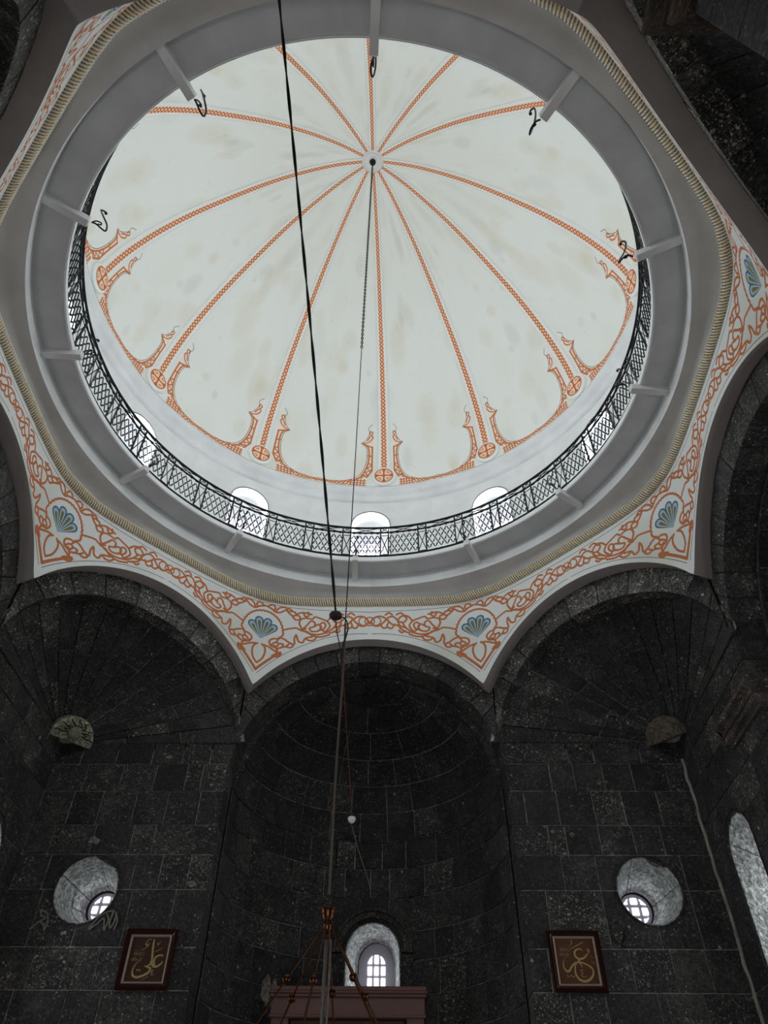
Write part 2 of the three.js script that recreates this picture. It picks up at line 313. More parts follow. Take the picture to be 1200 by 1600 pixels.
// the painted foot of a panel, drawn in metres: x from the panel's middle, y up from its foot
function paintPanel(seed) {
  return canvasTex(1024, 2048, (g, w, h) => {
    g.fillStyle = '#e6e7e2'; g.fillRect(0, 0, w, h); stains(g, w, h, 34, seed);
    const px = w / 3.06, py = h / DOME_LEN; g.save(); g.translate(w / 2, h); g.scale(px, -py); g.lineJoin = g.lineCap = 'round';
    const B = 1.53;                                   // half a panel at its foot
    for (const s of [-1, 1]) {
      g.save(); g.scale(s, 1);
      const edge = [[0, 0.235], [0.1, 0.2], [0.35, 0.215], [0.62, 0.27], [0.86, 0.42], [1.02, 0.68], [1.09, 1.0], [1.1, 1.3], [1.06, 1.5], [0.94, 1.62]];
      spline(g, edge); g.lineTo(1.0, 1.68); g.lineTo(1.13, 1.86); g.lineTo(1.15, 1.98); g.lineTo(B - 0.27, 1.9); g.lineTo(B - 0.27, 0.62); g.lineTo(B - 0.45, 0.36); g.lineTo(B - 0.45, 0.07); g.lineTo(0, 0.07); g.closePath(); g.fillStyle = LIGHT; g.fill();
      g.strokeStyle = '#5a4a38'; g.lineWidth = 0.013; spline(g, edge); g.stroke(); spline(g, [[0.94, 1.62], [1.04, 1.7], [1.13, 1.88], [1.15, 2.02], [1.12, 2.12], [1.22, 2.26]]); g.stroke();
      g.strokeStyle = ORANGE; g.lineWidth = 0.042;
      const inner = edge.map(([x, y]) => [x + (x > 0.8 ? 0.05 : 0.02), y - (x < 0.9 ? 0.045 : 0)]); spline(g, inner.slice(3)); g.stroke();
      g.beginPath(); g.moveTo(B - 0.3, 1.5); g.lineTo(B - 0.3, 0.66); g.lineTo(B - 0.42, 0.42); g.lineTo(B - 0.55, 0.5); g.stroke();
      g.beginPath(); g.moveTo(1.0, 1.6); g.lineTo(B - 0.3, 1.48); g.stroke(); g.beginPath(); g.moveTo(1.13, 1.2); g.lineTo(B - 0.3, 1.17); g.moveTo(1.14, 0.92); g.lineTo(B - 0.3, 0.88); g.stroke();
      g.lineWidth = 0.034; spline(g, [[1.02, 1.62], [1.16, 1.68], [1.24, 1.82], [1.19, 1.88], [1.1, 1.72]]); g.stroke(); spline(g, [[1.19, 1.88], [1.24, 1.98], [1.18, 2.02], [1.16, 1.93]]); g.stroke();
      spline(g, [[1.22, 0.86], [1.12, 0.74], [1.2, 0.66], [1.08, 0.6], [1.12, 0.5], [0.98, 0.5], [1.0, 0.4], [0.86, 0.37]]); g.stroke();
      for (let i = 0; i < 5; i++) { const x = 0.72 + i * 0.078; g.beginPath(); g.moveTo(x, 0.1); g.lineTo(x + 0.02, 0.33); g.stroke(); } for (let j = 0; j < 3; j++) { g.beginPath(); g.moveTo(0.66, 0.12 + j * 0.085); g.lineTo(1.08, 0.1 + j * 0.09); g.stroke(); }
      spline(g, [[0.66, 0.2], [0.58, 0.1], [0.5, 0.2], [0.4, 0.1], [0.32, 0.17], [0.22, 0.12], [0.14, 0.18]]); g.stroke(); spline(g, [[0.6, 0.24], [0.5, 0.1], [0.4, 0.19], [0.3, 0.11], [0.2, 0.19], [0.1, 0.11], [0, 0.17]]); g.stroke();
      g.lineWidth = 0.028; spline(g, [[0.12, 0.11], [0.06, 0.19], [0, 0.12]]); g.stroke(); g.beginPath(); g.moveTo(0, 0.17); g.lineTo(0.62, 0.24); g.stroke();
      g.restore();
    }
    g.restore();
  });
}
const PANELS = [1, 2, 3, 4].map((k) => new THREE.MeshStandardMaterial({ map: paintPanel(900 + k * 37), roughness: 0.85 }));
const dome = structure('ceiling');
for (let k = 0; k < 12; k++) {
  const a0 = RIBS[k] * R, a1 = (k === 11 ? RIBS[0] + 360 : RIBS[k + 1]) * R;
  mesh('dome_panel', gridGeo((u, v) => { const p = domeAt(v); return polar(p.x, a0 + (a1 - a0) * u, p.y); }, range(0, 1, 12), range(0, DOME_LEN, 48), (u, v) => [k % 2 ? 1 - u : u, v / DOME_LEN], V(0, 15, 0)), PANELS[(k * 7) % 4], dome);
}
mesh('dome_shell', lathe([[6.5, 14.2], [6.35, 15.8], [5.7, 17.6], [4.9, 19], [3.4, 20.8], [2.0, 21.9], [0.4, 22.4], [0.01, 22.42]], 48), PLASTER, dome);
// ribs: rounded plaster band with a painted chain, ending in a round boss with a cross
const braid = canvasTex(128, 256, (g, w, h) => {      // two loops per tile
  g.fillStyle = '#e9e9e6'; g.fillRect(0, 0, w, h); g.fillStyle = '#efc9ab'; g.fillRect(w * 0.27, 0, w * 0.46, h);
  g.strokeStyle = '#b9602c'; g.lineWidth = 15; g.lineCap = 'round';
  for (const s of [-1, 1]) { g.beginPath(); for (let y = -20; y <= h + 20; y += 2) { const x = w / 2 + s * w * 0.155 * Math.sin(y / h * 2 * Math.PI); if (y === -20) g.moveTo(x, y); else g.lineTo(x, y); } g.stroke(); }
});
braid.wrapS = THREE.ClampToEdgeWrapping; braid.wrapT = THREE.RepeatWrapping;
const RIBMAT = new THREE.MeshStandardMaterial({ map: braid, roughness: 0.8 });
const bossTex = canvasTex(256, 256, (g, w, h) => {
  g.fillStyle = '#e6e7e4'; g.fillRect(0, 0, w, h); g.translate(128, 128); g.fillStyle = '#efcfb4'; g.beginPath(); g.arc(0, 0, 104, 0, 7); g.fill(); g.strokeStyle = '#b9602c'; g.lineWidth = 13; g.beginPath(); g.arc(0, 0, 98, 0, 7); g.stroke();
  g.fillStyle = '#b9602c'; for (let k = 0; k < 4; k++) { g.save(); g.rotate(k * Math.PI / 2); g.beginPath(); g.moveTo(-9, 0); g.lineTo(-9, -60); g.lineTo(-24, -84); g.lineTo(0, -96); g.lineTo(24, -84); g.lineTo(9, -60); g.lineTo(9, 0); g.fill(); g.rotate(Math.PI / 4); g.lineWidth = 9; spline(g, [[-16, -82], [-10, -62], [0, -56], [10, -62], [16, -82]]); g.stroke(); g.restore(); }
  g.beginPath(); g.arc(0, 0, 18, 0, 7); g.fill();
});
const BOSSMAT = new THREE.MeshStandardMaterial({ map: bossTex, roughness: 0.8 });
{
  const S0 = 0.18, S1 = DOME_LEN - 0.3, n = 90, acc = [0];
  const half = (s) => 0.19 - 0.095 * Math.pow((s - S0) / (S1 - S0), 0.8);
  for (let i = 1; i <= n; i++) { const s = S0 + (S1 - S0) * i / n; acc.push(acc[i - 1] + (S1 - S0) / n / 0.24); }
  const section = [[-1, -0.01], [-0.94, 0.035], [-0.8, 0.05], [-0.66, 0.04], [-0.6, 0.052], [0.6, 0.052], [0.66, 0.04], [0.8, 0.05], [0.94, 0.035], [1, -0.01]];
  const ribAt = (k, i) => { const s = S0 + (S1 - S0) * k / n, p = domeAt(s), q = domeAt(s + 0.02), t = q.clone().sub(p).normalize(), h = section[i][1] * (0.6 + 0.4 * half(s) / 0.19); return V(section[i][0] * half(s), p.y + t.x * h, -(p.x - t.y * h)); };
  const ribGeo = gridGeo((u, v) => ribAt(v, u), range(0, section.length - 1, section.length - 1), range(0, n, n), (u, v) => [0.5 + section[u][0] * 0.5, acc[v]], V(0, 15, 0));
  const bp = domeAt(0.44), bq = domeAt(0.5), tilt = Math.atan2(bp.x - bq.x, bq.y - bp.y);
  const bossGeo = new THREE.LatheGeometry([[0, 0.1], [0.255, 0.1], [0.265, 0.085], [0.29, 0.09], [0.315, 0.075], [0.33, 0.04], [0.33, -0.04]].map((p) => new THREE.Vector2(...p)), 36);
  { const P = bossGeo.attributes.position, U = bossGeo.attributes.uv; for (let i = 0; i < P.count; i++) U.setXY(i, 0.5 + P.getX(i) / 0.255 * 0.41, 0.5 - P.getZ(i) / 0.255 * 0.41); bossGeo.rotateX(Math.PI / 2); bossGeo.rotateX(tilt * 1); bossGeo.translate(0, bp.y - 0.05, -bp.x); }
  for (const a of RIBS) {
    const rib = mesh('rib', ribGeo, RIBMAT, dome); rib.rotation.y = -a * R;
    mesh('rib_boss', bossGeo, BOSSMAT, rib);
  }
  mesh('crown_disc', new THREE.LatheGeometry([[0.001, 21.87], [0.16, 21.87], [0.22, 21.89], [0.25, 21.93]].map((p) => new THREE.Vector2(...p)), 32), PLASTER, dome);
}
// cornice under the dome
const corniceRing = mesh('trim', lathe([[6.12, 13.98], [6.03, 13.99], [6.0, 14.05], [5.98, 14.06], [5.97, 14.2], [5.9, 14.23], [5.89, 14.33], [5.84, 14.37], [5.84, 14.44], [6.1, 14.46]], 160), PLASTER);
corniceRing.name = 'trim_1'; corniceRing.userData.kind = 'structure';

// ---- drum with twelve arched windows
const DRUM_R = 6.05, WIN = { hw: 0.49, sill: 12.05, spring: 13.1, rise: 0.52 }, GL = { hw: 0.36, sill: 12.2, spring: 12.92, rise: 0.37, r: 6.85 };
{
  const drum = structure('wall_drum'), bays = [];
  for (let k = 0; k < 12; k++) {
    const c = (k * 30 - 0.56) * R, T = [], cols = [...range(-15 * R, -WIN.hw / DRUM_R, 6), ...range(-WIN.hw / DRUM_R, WIN.hw / DRUM_R, 14).slice(1), ...range(WIN.hw / DRUM_R, 15 * R, 6).slice(1)];
    const strips = [];
    for (let i = 0; i < cols.length - 1; i++) {
      const a = cols[i], b = cols[i + 1], inWin = a > -WIN.hw / DRUM_R - 1e-6 && b < WIN.hw / DRUM_R + 1e-6;
      const top = (x) => WIN.spring + WIN.rise * Math.sqrt(Math.max(0, 1 - Math.pow(x * DRUM_R / WIN.hw, 2)));
      const f = (y0, y1) => gridGeo((u, v) => { const x = u ? b : a; return polar(DRUM_R, c + x, (v ? y1(x) : y0(x))); }, [0, 1], [0, 1], (u, v, q) => [(u ? b : a) * DRUM_R, q.y], V(0, 12, 0));
      if (inWin) { strips.push(f(() => 11, () => WIN.sill), f(top, () => 14.1)); } else strips.push(f(() => 11, () => 14.1));
    }
    const g = merge(strips); const P = g.attributes.position, N = g.attributes.normal; for (let i = 0; i < P.count; i++) { const l = Math.hypot(P.getX(i), P.getZ(i)); N.setXYZ(i, -P.getX(i) / l, 0, -P.getZ(i) / l); }
    mesh('drum_bay', g, PLASTER, drum);
    const place = (t, y, d) => { const a = c + t / (DRUM_R + d * 0.0), r = DRUM_R + d; return polar(r, c + Math.atan2(t, DRUM_R), y); };
    const pl2 = (t, y, d) => { const rr = DRUM_R + d * 1.0, base = polar(1, c, 0), side = V(Math.cos(c), 0, Math.sin(c)); return V(base.x * (d < 0.01 ? Math.sqrt(DRUM_R * DRUM_R - t * t) : rr) + side.x * t, y, base.z * (d < 0.01 ? Math.sqrt(DRUM_R * DRUM_R - t * t) : rr) + side.z * t); };
    buildWindow({
      place: pl2, outer: arcOutline(WIN.hw, WIN.sill, WIN.spring, WIN.rise), inner: arcOutline(GL.hw, GL.sill, GL.spring, GL.rise), outN: 0, inN: GL.r - DRUM_R, cx: 0, cy: 12.75,
      splits: [[0, 1, 0, 1]], reveal: PLASTER, cells: gridCells(-0.34, 0.34, -0.55, 0.52, 3, 4, 0.05), pull: (p) => { const q = pullArch(0.33, GL.spring - 12.75, 0.34)(p); return q; }, light: { w: 0.66, h: 1.0, i: DRUM_LIGHT, d: 0.6 },
    });
  }
  mesh('drum_shell', lathe([[7.0, 10.9], [7.0, 14.3], [6.0, 14.4]], 64), PLASTER, drum);
}

// ---- gallery ring, cantilevered inside the drum
const gallery = structure('trim'); gallery.name = 'trim_2';
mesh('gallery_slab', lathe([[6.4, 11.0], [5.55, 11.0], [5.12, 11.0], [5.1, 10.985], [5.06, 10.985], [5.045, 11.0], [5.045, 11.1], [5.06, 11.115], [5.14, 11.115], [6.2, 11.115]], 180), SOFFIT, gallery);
mesh('gallery_edge', lathe([[5.04, 11.0], [5.03, 11.01], [5.03, 11.105], [5.045, 11.125], [5.1, 11.125]], 180), PLASTER, gallery);
{
  const rows = [[0, 0], [0.0, 0.33]], cove = [[0.0, 0.33], [0.09, 0.336], [0.18, 0.36], [0.23, 0.4], [0.27, 0.46], [0.31, 0.5], [0.6, 0.52]];
  const ring = (list) => gridGeo((u, v) => { const q = list[v], blend = Math.max(0, Math.min(1, (q[1] - 0.33) / 0.13)); const r0 = 5.55 + q[0], r1 = octR(u, 5.56, 16) + q[0]; return polar(r0 * (1 - blend) + Math.min(r1, 5.78 + q[0]) * blend, u, 11.01 - q[1]); }, range(0, Math.PI * 2, 192), range(0, list.length - 1, list.length - 1), (u, v) => [u * 5.7, v * 0.1], V(0, 8, 0));
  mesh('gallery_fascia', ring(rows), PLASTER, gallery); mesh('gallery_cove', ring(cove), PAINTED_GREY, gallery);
}
// brackets under the gallery, each with a wrought iron scroll at its tip
const BRACKETS = [-3.7, 26, 53.5, 85.2, 115, 146.5, 175.5, 205.5, 235.8, 265.1, 296.7, 325.4];
{
  const beam = beveledBox(0.12, 0.14, 0.78, 0.01); beam.translate(0, 10.935, -5.25);
  const hook = tube([V(0, 0, 0), V(0.02, 0.05, 0.06), V(0.03, 0.02, 0.16), V(0.01, -0.02, 0.22), V(-0.02, 0.1, 0.2), V(-0.03, 0.26, 0.1), V(-0.01, 0.42, 0.02), V(0.02, 0.52, 0.0), V(0.03, 0.55, 0.06), V(0.02, 0.5, 0.08)], 0.014, 44, 6); hook.translate(0, 10.98, -4.83);
  const curl = tube([V(0, 0.02, 0.02), V(0, 0.1, 0.06), V(0, 0.11, 0.12), V(0, 0.05, 0.13), V(0, 0.04, 0.09)], 0.012, 20, 6); curl.translate(0, 10.99, -4.84);
  const scroll = merge([hook, curl]), knob = new THREE.SphereGeometry(0.026, 10, 8); knob.translate(0.02, 11.48, -4.75);
  const sg = merge([scroll, knob]);
  const t = BRACKETS.map((a) => { const b = mesh('gallery_bracket', beam, PLASTER, gallery); b.rotation.y = -a * R; mesh('iron_scroll', sg, IRON, b); return b; });
}
// rope moulding under the cove
{
  const seg = 3600, rad = 12, strands = 700, pos = [], col = [], idx = [];
  const cream = new THREE.Color('#f3ecd6'), gold = new THREE.Color('#d3ae68'), dark = new THREE.Color('#4e3418'), c = new THREE.Color();
  for (let i = 0; i <= seg; i++) {
    const a = i / seg * Math.PI * 2, r = Math.min(octR(a, 5.83, 18), 6.04);
    for (let j = 0; j <= rad; j++) {
      const b = j / rad * Math.PI * 2, ph = i / seg * strands * Math.PI * 2 + b * 4.2, w = Math.sin(ph), h = 0.105 * (1 + 0.16 * w);
      const q = polar(r - h * Math.cos(b), a, 10.43 + h * Math.sin(b)); pos.push(q.x, q.y, q.z);
      c.copy(w > 0 ? cream : dark); if (w > -0.55) c.copy(gold).lerp(cream, Math.max(0, Math.min(1, (w + 0.3) * 1.6))); else c.copy(dark); col.push(c.r, c.g, c.b);
    }
  }
  for (let i = 0; i < seg; i++) for (let j = 0; j < rad; j++) { const a = i * (rad + 1) + j, b = a + rad + 1; idx.push(a, a + 1, b, b, a + 1, b + 1); }
  const g = new THREE.BufferGeometry(); g.setAttribute('position', new THREE.Float32BufferAttribute(pos, 3)); g.setAttribute('color', new THREE.Float32BufferAttribute(col, 3)); g.setIndex(idx); g.computeVertexNormals();
  const rope = mesh('trim', g, new THREE.MeshStandardMaterial({ vertexColors: true, roughness: 0.6 })); rope.name = 'trim_3'; rope.userData.kind = 'structure';
}

// ---- white octagon: eight painted spandrels between the arches
const TIPY = 8.22, SP_H = 2.32, SP_Y0 = 8.1;
const spandrelTex = canvasTex(2048, 1024, (g, w, h) => {
  g.fillStyle = '#e4e6e3'; g.fillRect(0, 0, w, h); stains(g, w, h, 14, 4242);
  const px = w / 4.86, py = h / SP_H; g.translate(w / 2, h); g.scale(px, -py); g.translate(0, TIPY - SP_Y0); g.lineCap = g.lineJoin = 'round';   // origin at the tip, metres
  const RA = 2.9, YC = 6.66 - TIPY, edge = (o) => { const pts = []; for (let t = -0.02; t <= 2.44; t += 0.06) { const x = 2.43 - t; pts.push([t, YC + Math.sqrt((RA + o) * (RA + o) - x * x)]); } return pts; };
  for (const s of [-1, 1]) {
    g.save(); g.scale(s, 1);
    g.strokeStyle = '#5c5346'; g.lineWidth = 0.012; g.beginPath(); edge(0.12).forEach((p, i) => { if (p[0] > 0.03) { i ? g.lineTo(...p) : g.moveTo(...p); } }); g.stroke();
    g.beginPath(); g.moveTo(0, 2.05); g.bezierCurveTo(0.8, 2.03, 1.6, 1.99, 2.43, 1.98); g.stroke();
    g.strokeStyle = ORANGE; g.lineWidth = 0.06; const v = edge(0.2).filter((p) => p[1] < 0.88 && p[0] > 0); g.beginPath(); g.moveTo(0, 0.36); v.forEach((p) => g.lineTo(p[0], p[1])); g.stroke();
    g.lineWidth = 0.044;
    spline(g, [[0, 0.52], [0.1, 0.64], [0.14, 0.8], [0.12, 0.92], [0.05, 0.99]]); g.stroke();                                  // onion loop
    spline(g, [[0.1, 0.98], [0.2, 0.95], [0.32, 0.88], [0.4, 0.84], [0.36, 0.94], [0.24, 0.99], [0.2, 1.1], [0.28, 1.17], [0.4, 1.18]]); g.stroke();
    spline(g, [[0.25, 1.0], [0.32, 1.08], [0.4, 1.06], [0.37, 0.98], [0.31, 1.0]]); g.stroke(); spline(g, [[0.38, 0.93], [0.48, 0.97], [0.5, 1.05], [0.43, 1.06]]); g.stroke(); spline(g, [[0.47, 0.97], [0.56, 1.0], [0.62, 1.06]]); g.stroke();
    const sc = []; for (let i = 0; i <= 26; i++) { const t = 1.57 * i / 26, k = 1 + 0.035 * Math.abs(Math.sin(i * 1.1)); sc.push([0.46 * Math.sin(t) * k, 1.27 + 0.56 * Math.cos(t) * k]); } spline(g, sc); g.stroke();   // scalloped hood
    spline(g, [[0.47, 1.28], [0.4, 1.2], [0.36, 1.12]]); g.stroke(); spline(g, [[0.4, 1.22], [0.52, 1.18], [0.64, 1.1], [0.74, 1.08], [0.73, 1.22], [0.76, 1.32], [0.82, 1.17], [0.92, 1.14], [0.97, 1.25], [1.12, 1.3]]); g.stroke();
    spline(g, [[0.47, 1.42], [0.6, 1.47], [0.74, 1.5], [0.84, 1.46], [0.96, 1.5]]); g.stroke();
    spline(g, [[0.82, 1.74], [0.8, 1.62], [0.9, 1.46], [1.06, 1.38], [1.26, 1.37], [1.46, 1.45], [1.6, 1.58], [1.66, 1.7]]); g.stroke();      // big interlace
    spline(g, [[0.82, 1.74], [0.93, 1.78], [1.08, 1.76], [1.14, 1.82], [1.28, 1.78], [1.42, 1.72], [1.5, 1.6], [1.42, 1.46]]); g.stroke();
    spline(g, [[0.9, 1.5], [0.98, 1.6], [1.05, 1.7], [1.14, 1.68], [1.14, 1.57], [1.04, 1.52], [1.1, 1.44], [1.24, 1.46], [1.3, 1.56], [1.24, 1.63], [1.16, 1.58]]); g.stroke();
    spline(g, [[1.24, 1.47], [1.36, 1.52], [1.4, 1.62], [1.34, 1.68], [1.27, 1.62], [1.32, 1.5], [1.44, 1.42]]); g.stroke(); spline(g, [[0.86, 1.44], [1.0, 1.42], [1.1, 1.34], [1.3, 1.31], [1.5, 1.38]]); g.stroke();
    spline(g, [[0, 1.98], [0.14, 1.93], [0.24, 1.86], [0.36, 1.88], [0.46, 1.95], [0.54, 1.88], [0.62, 1.82], [0.7, 1.84], [0.66, 1.92], [0.54, 1.93]]); g.stroke();    // vine along the top
    spline(g, [[0.62, 1.82], [0.7, 1.72], [0.8, 1.74], [0.78, 1.82], [0.7, 1.85], [0.84, 1.92], [0.98, 1.9], [1.06, 1.88]]); g.stroke(); spline(g, [[0.46, 1.94], [0.52, 2.0], [0.6, 1.96]]); g.stroke();
    spline(g, [[1.6, 1.56], [1.72, 1.62], [1.76, 1.76], [1.66, 1.86], [1.56, 1.8], [1.62, 1.7], [1.74, 1.72], [1.86, 1.84], [1.98, 1.84], [2.1, 1.72], [2.22, 1.64], [2.34, 1.66], [2.4, 1.76]]); g.stroke();   // chain over the crown
    spline(g, [[1.74, 1.62], [1.9, 1.66], [2.02, 1.78], [2.14, 1.86], [2.28, 1.86], [2.38, 1.78], [2.43, 1.7]]); g.stroke(); spline(g, [[1.84, 1.66], [1.92, 1.56], [2.02, 1.62], [1.98, 1.72]]); g.stroke(); spline(g, [[1.9, 1.9], [1.98, 1.95], [2.06, 1.9]]); g.stroke();
    spline(g, [[0.3, 0.74], [0.38, 0.8], [0.48, 0.82], [0.44, 0.74], [0.36, 0.72]]); g.stroke(); spline(g, [[0.56, 1.0], [0.66, 0.98], [0.72, 1.04], [0.66, 1.1]]); g.stroke();
    spline(g, [[0.06, 1.99], [0.16, 2.04], [0.22, 1.96], [0.18, 1.9]]); g.stroke(); spline(g, [[0.24, 1.87], [0.3, 1.98], [0.42, 2.02], [0.5, 1.97]]); g.stroke(); spline(g, [[0.86, 1.92], [0.92, 1.82], [1.0, 1.86], [0.97, 1.94]]); g.stroke();
    spline(g, [[1.44, 1.74], [1.52, 1.84], [1.62, 1.88], [1.7, 1.94], [1.8, 1.9]]); g.stroke(); spline(g, [[1.5, 1.42], [1.6, 1.46], [1.7, 1.54], [1.76, 1.64]]); g.stroke(); spline(g, [[1.6, 1.48], [1.68, 1.44], [1.74, 1.5]]); g.stroke();
    spline(g, [[2.0, 1.6], [2.1, 1.58], [2.16, 1.66], [2.1, 1.72]]); g.stroke(); spline(g, [[0.97, 1.25], [1.06, 1.2], [1.16, 1.22], [1.22, 1.3]]); g.stroke();
    g.lineWidth = 0.03; for (const x of [2.28, 2.43]) { g.beginPath(); g.ellipse(x, 1.755, 0.11, 0.1, 0, 0, 7); g.stroke(); }
    g.restore();
  }
  for (let k = 0; k < 4; k++) {                       // shell of four teal petals
    g.save(); g.translate(0, 1.12); g.rotate((k - 1.5) * -0.43); const L = k === 0 || k === 3 ? 0.5 : 0.56;
    const petal = (l, b, col) => { g.fillStyle = col; g.beginPath(); g.moveTo(0, 0); g.bezierCurveTo(-b * 0.5, l * 0.4, -b, l * 0.7, -b, l - b); g.arc(0, l - b, b, Math.PI, 0, true); g.bezierCurveTo(b, l * 0.7, b * 0.5, l * 0.4, 0, 0); g.fill(); };
    petal(L, 0.1, '#3d6a86'); petal(L - 0.035, 0.068, '#a9bcc2'); g.translate(0, 0.1); petal(L - 0.2, 0.034, '#7c7340'); g.restore();
  }
});
spandrelTex.wrapS = spandrelTex.wrapT = THREE.ClampToEdgeWrapping;
const SPANDREL = new THREE.MeshStandardMaterial({ map: spandrelTex, roughness: 0.85 });
const pOf = (y) => 34 - 16 * Math.max(0, Math.min(1, (y - 8.2) / 2.1));
function archLow(a) {                                  // lower edge of the white wall at azimuth a
  let k = Math.round(a / (Math.PI / 4)); const d = a - k * Math.PI / 4; k = ((k % 8) + 8) % 8;
  const crown = CROWN[k], tip = TIPY, c = 2.36, rise = crown - tip, rad = (c * c + rise * rise) / (2 * rise), t = Math.min(c, Math.abs(Math.tan(d) * 5.83) * 0.985);
  return Math.max(tip, crown - rad + Math.sqrt(rad * rad - t * t));
}
{
  const white = structure('wall_octagon');
  for (let k = 0; k < 8; k++) {
    const ac = (22.5 + 45 * k) * R, us = range(-0.5, 0.5, 72);
    const face = (u, v) => { const a = ac + u * Math.PI / 4, lo = archLow(a), y = lo + (10.42 - lo) * v; return polar(octR(a, 5.83, pOf(y)), a, y); };
    const stretch = (u, v) => {                        // ornament keeps its size; low crowns only push it up a little
      const a = ac + u * Math.PI / 4, kk = ((Math.round(a / (Math.PI / 4)) % 8) + 8) % 8, dy = (9.56 - CROWN[kk]) * Math.max(0, (Math.abs(u) - 0.1) / 0.4) * (1 - v), lo = archLow(a), y = lo + (10.42 - lo) * v + dy;
      return [0.5 + Math.tan(Math.abs(u) > 1e-6 ? 1 : 1) * 0 + u, (y - SP_Y0) / SP_H];
    };
    mesh('spandrel', gridGeo(face, us, range(0, 1, 20), stretch, V(0, 9.5, 0)), SPANDREL, white);
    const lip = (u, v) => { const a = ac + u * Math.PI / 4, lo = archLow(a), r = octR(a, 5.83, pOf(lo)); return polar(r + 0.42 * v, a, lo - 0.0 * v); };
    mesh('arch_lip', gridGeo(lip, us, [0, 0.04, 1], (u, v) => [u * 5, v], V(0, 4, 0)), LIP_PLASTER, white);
  }
}

// ---- masonry
const PLANE = (k) => { const a = k * Math.PI / 4; return { n: polar(1, a, 0).negate(), x: V(Math.cos(a), 0, Math.sin(a)), y: V(0, 1, 0) }; };
function framed(k, dist) { const f = PLANE(k), o = polar(dist, k * Math.PI / 4, 0); return { o, ...f }; }
const AP = { a: 2.66, y: 6.42, h: 2.58 };               // apse arch: half width, spring, rise
const inApse = (p) => Math.abs(p[0]) < AP.a - 1e-4 && (p[1] <= AP.y || Math.pow(p[0] / AP.a, 2) + Math.pow((p[1] - AP.y) / AP.h, 2) < 0.9999);
const outApse = (p) => { if (p[1] <= AP.y) return [Math.sign(p[0]) * AP.a, p[1]]; const d = Math.max(1e-6, Math.hypot(p[0] / AP.a, (p[1] - AP.y) / AP.h)); return [p[0] / d, AP.y + (p[1] - AP.y) / d]; };
const COURSES = [1.6, 2.28, 2.92, 3.52, 4.4, 4.98, 5.5, 6.14, 6.68, 7.12];
const disc = (cx, cy, r) => [(p) => Math.hypot(p[0] - cx, p[1] - cy) < r - 1e-4, (p) => { const d = Math.max(1e-5, Math.hypot(p[0] - cx, p[1] - cy)); return [cx + (p[0] - cx) * r / d, cy + (p[1] - cy) * r / d]; }];
const rectHole = (x0, x1, y0, ys, rise) => { const c = (x0 + x1) / 2, h = (x1 - x0) / 2; return [(p) => Math.abs(p[0] - c) < h - 1e-4 && p[1] > y0 && (p[1] < ys || Math.pow((p[0] - c) / h, 2) + Math.pow((p[1] - ys) / rise, 2) < 0.9999), (p) => { if (p[1] <= ys) return [c + Math.sign(p[0] - c || 1) * h, p[1]]; const d = Math.max(1e-5, Math.hypot((p[0] - c) / h, (p[1] - ys) / rise)); return [c + (p[0] - c) / d, ys + (p[1] - ys) / d]; }]; };
function wallStones(parent, F, x0, x1, holes, courses, fixed, jambSide, mid) {
  for (let r = 0; r < courses.length - 1; r++) {
    const y0 = courses[r], y1 = courses[r + 1]; let xs = fixed && fixed[r];
    if (!xs) { xs = [x0]; let x = x0 + rnd(0.3, 0.7); while (x < x1 - 0.3) { xs.push(x); x += rnd(0.38, 0.82); } xs.push(x1); if (mid !== undefined && y0 < SW.spring) { xs = xs.filter((q) => Math.abs(q - mid) > 0.3); xs.push(mid); xs.sort((a, b) => a - b); } }
    for (let i = 0; i < xs.length - 1; i++) {
      let q = [[xs[i], y0], [xs[i + 1], y0], [xs[i + 1], y1], [xs[i], y1]];
      let hit = false;
      for (const [ins, push] of holes) { if (!q) break; const b = bite(q, ins, push); if (b !== q) hit = true; q = b; }
      if (!q) continue;
      const geo = polyBlock(q, F, { depth: hit || (jambSide && ((jambSide < 0 && i === 0) || (jambSide > 0 && i === xs.length - 2))) ? 0.5 : 0.03, proud: rnd(0.003, 0.014) });
      if (geo) mesh('stone', geo, basalt(), parent);
    }
  }
}
function bedWall(parent, F, x1, y0, holes, thick) {
  for (const side of [-1, 1]) {
    const s = new THREE.Shape(), a = AP.a + 0.03, t1 = Math.asin((6.98 - AP.y) / (AP.h + 0.03)); s.moveTo(side * x1, y0); s.lineTo(side * a, y0);
    for (const t of range(0, t1, 5)) s.lineTo(side * a * Math.cos(t), AP.y + (AP.h + 0.03) * Math.sin(t)); s.lineTo(side * x1, 6.98); s.closePath();
    for (const h of holes) if (h[0][0] * side > 0) { const p = new THREE.Path(); h.forEach((q, i) => i ? p.lineTo(...q) : p.moveTo(...q)); p.closePath(); s.holes.push(p); }
    const g = new THREE.ExtrudeGeometry(s, { depth: thick, bevelEnabled: false, curveSegments: 24 });
    g.applyMatrix4(new THREE.Matrix4().makeBasis(F.x, F.y, F.x.clone().cross(F.y)).setPosition(F.o.clone().addScaledVector(F.n, F.x.clone().cross(F.y).dot(F.n) > 0 ? -thick : 0)));
    mesh('mortar_bed', g, MORTAR, parent);
  }
}
const circleHole = (cx, cy, r) => range(0, 2 * Math.PI * 35 / 36, 35).map((t) => [cx + r * Math.cos(t), cy + r * Math.sin(t)]);
const archHole = (c, hw, sill, spring, rise) => [[c - hw, sill], ...range(Math.PI, 0, 20).map((t) => [c + hw * Math.cos(t), spring + rise * Math.sin(t)]), [c + hw, sill]];
const SIDES = ['front', 'right', 'back', 'left'], RWIN = [4.86, 4.4], LWIN = [-4.76, 4.4];
const SW = { c: 4.82, hw: 0.5, sill: 2.0, spring: 4.62, rise: 0.5 };
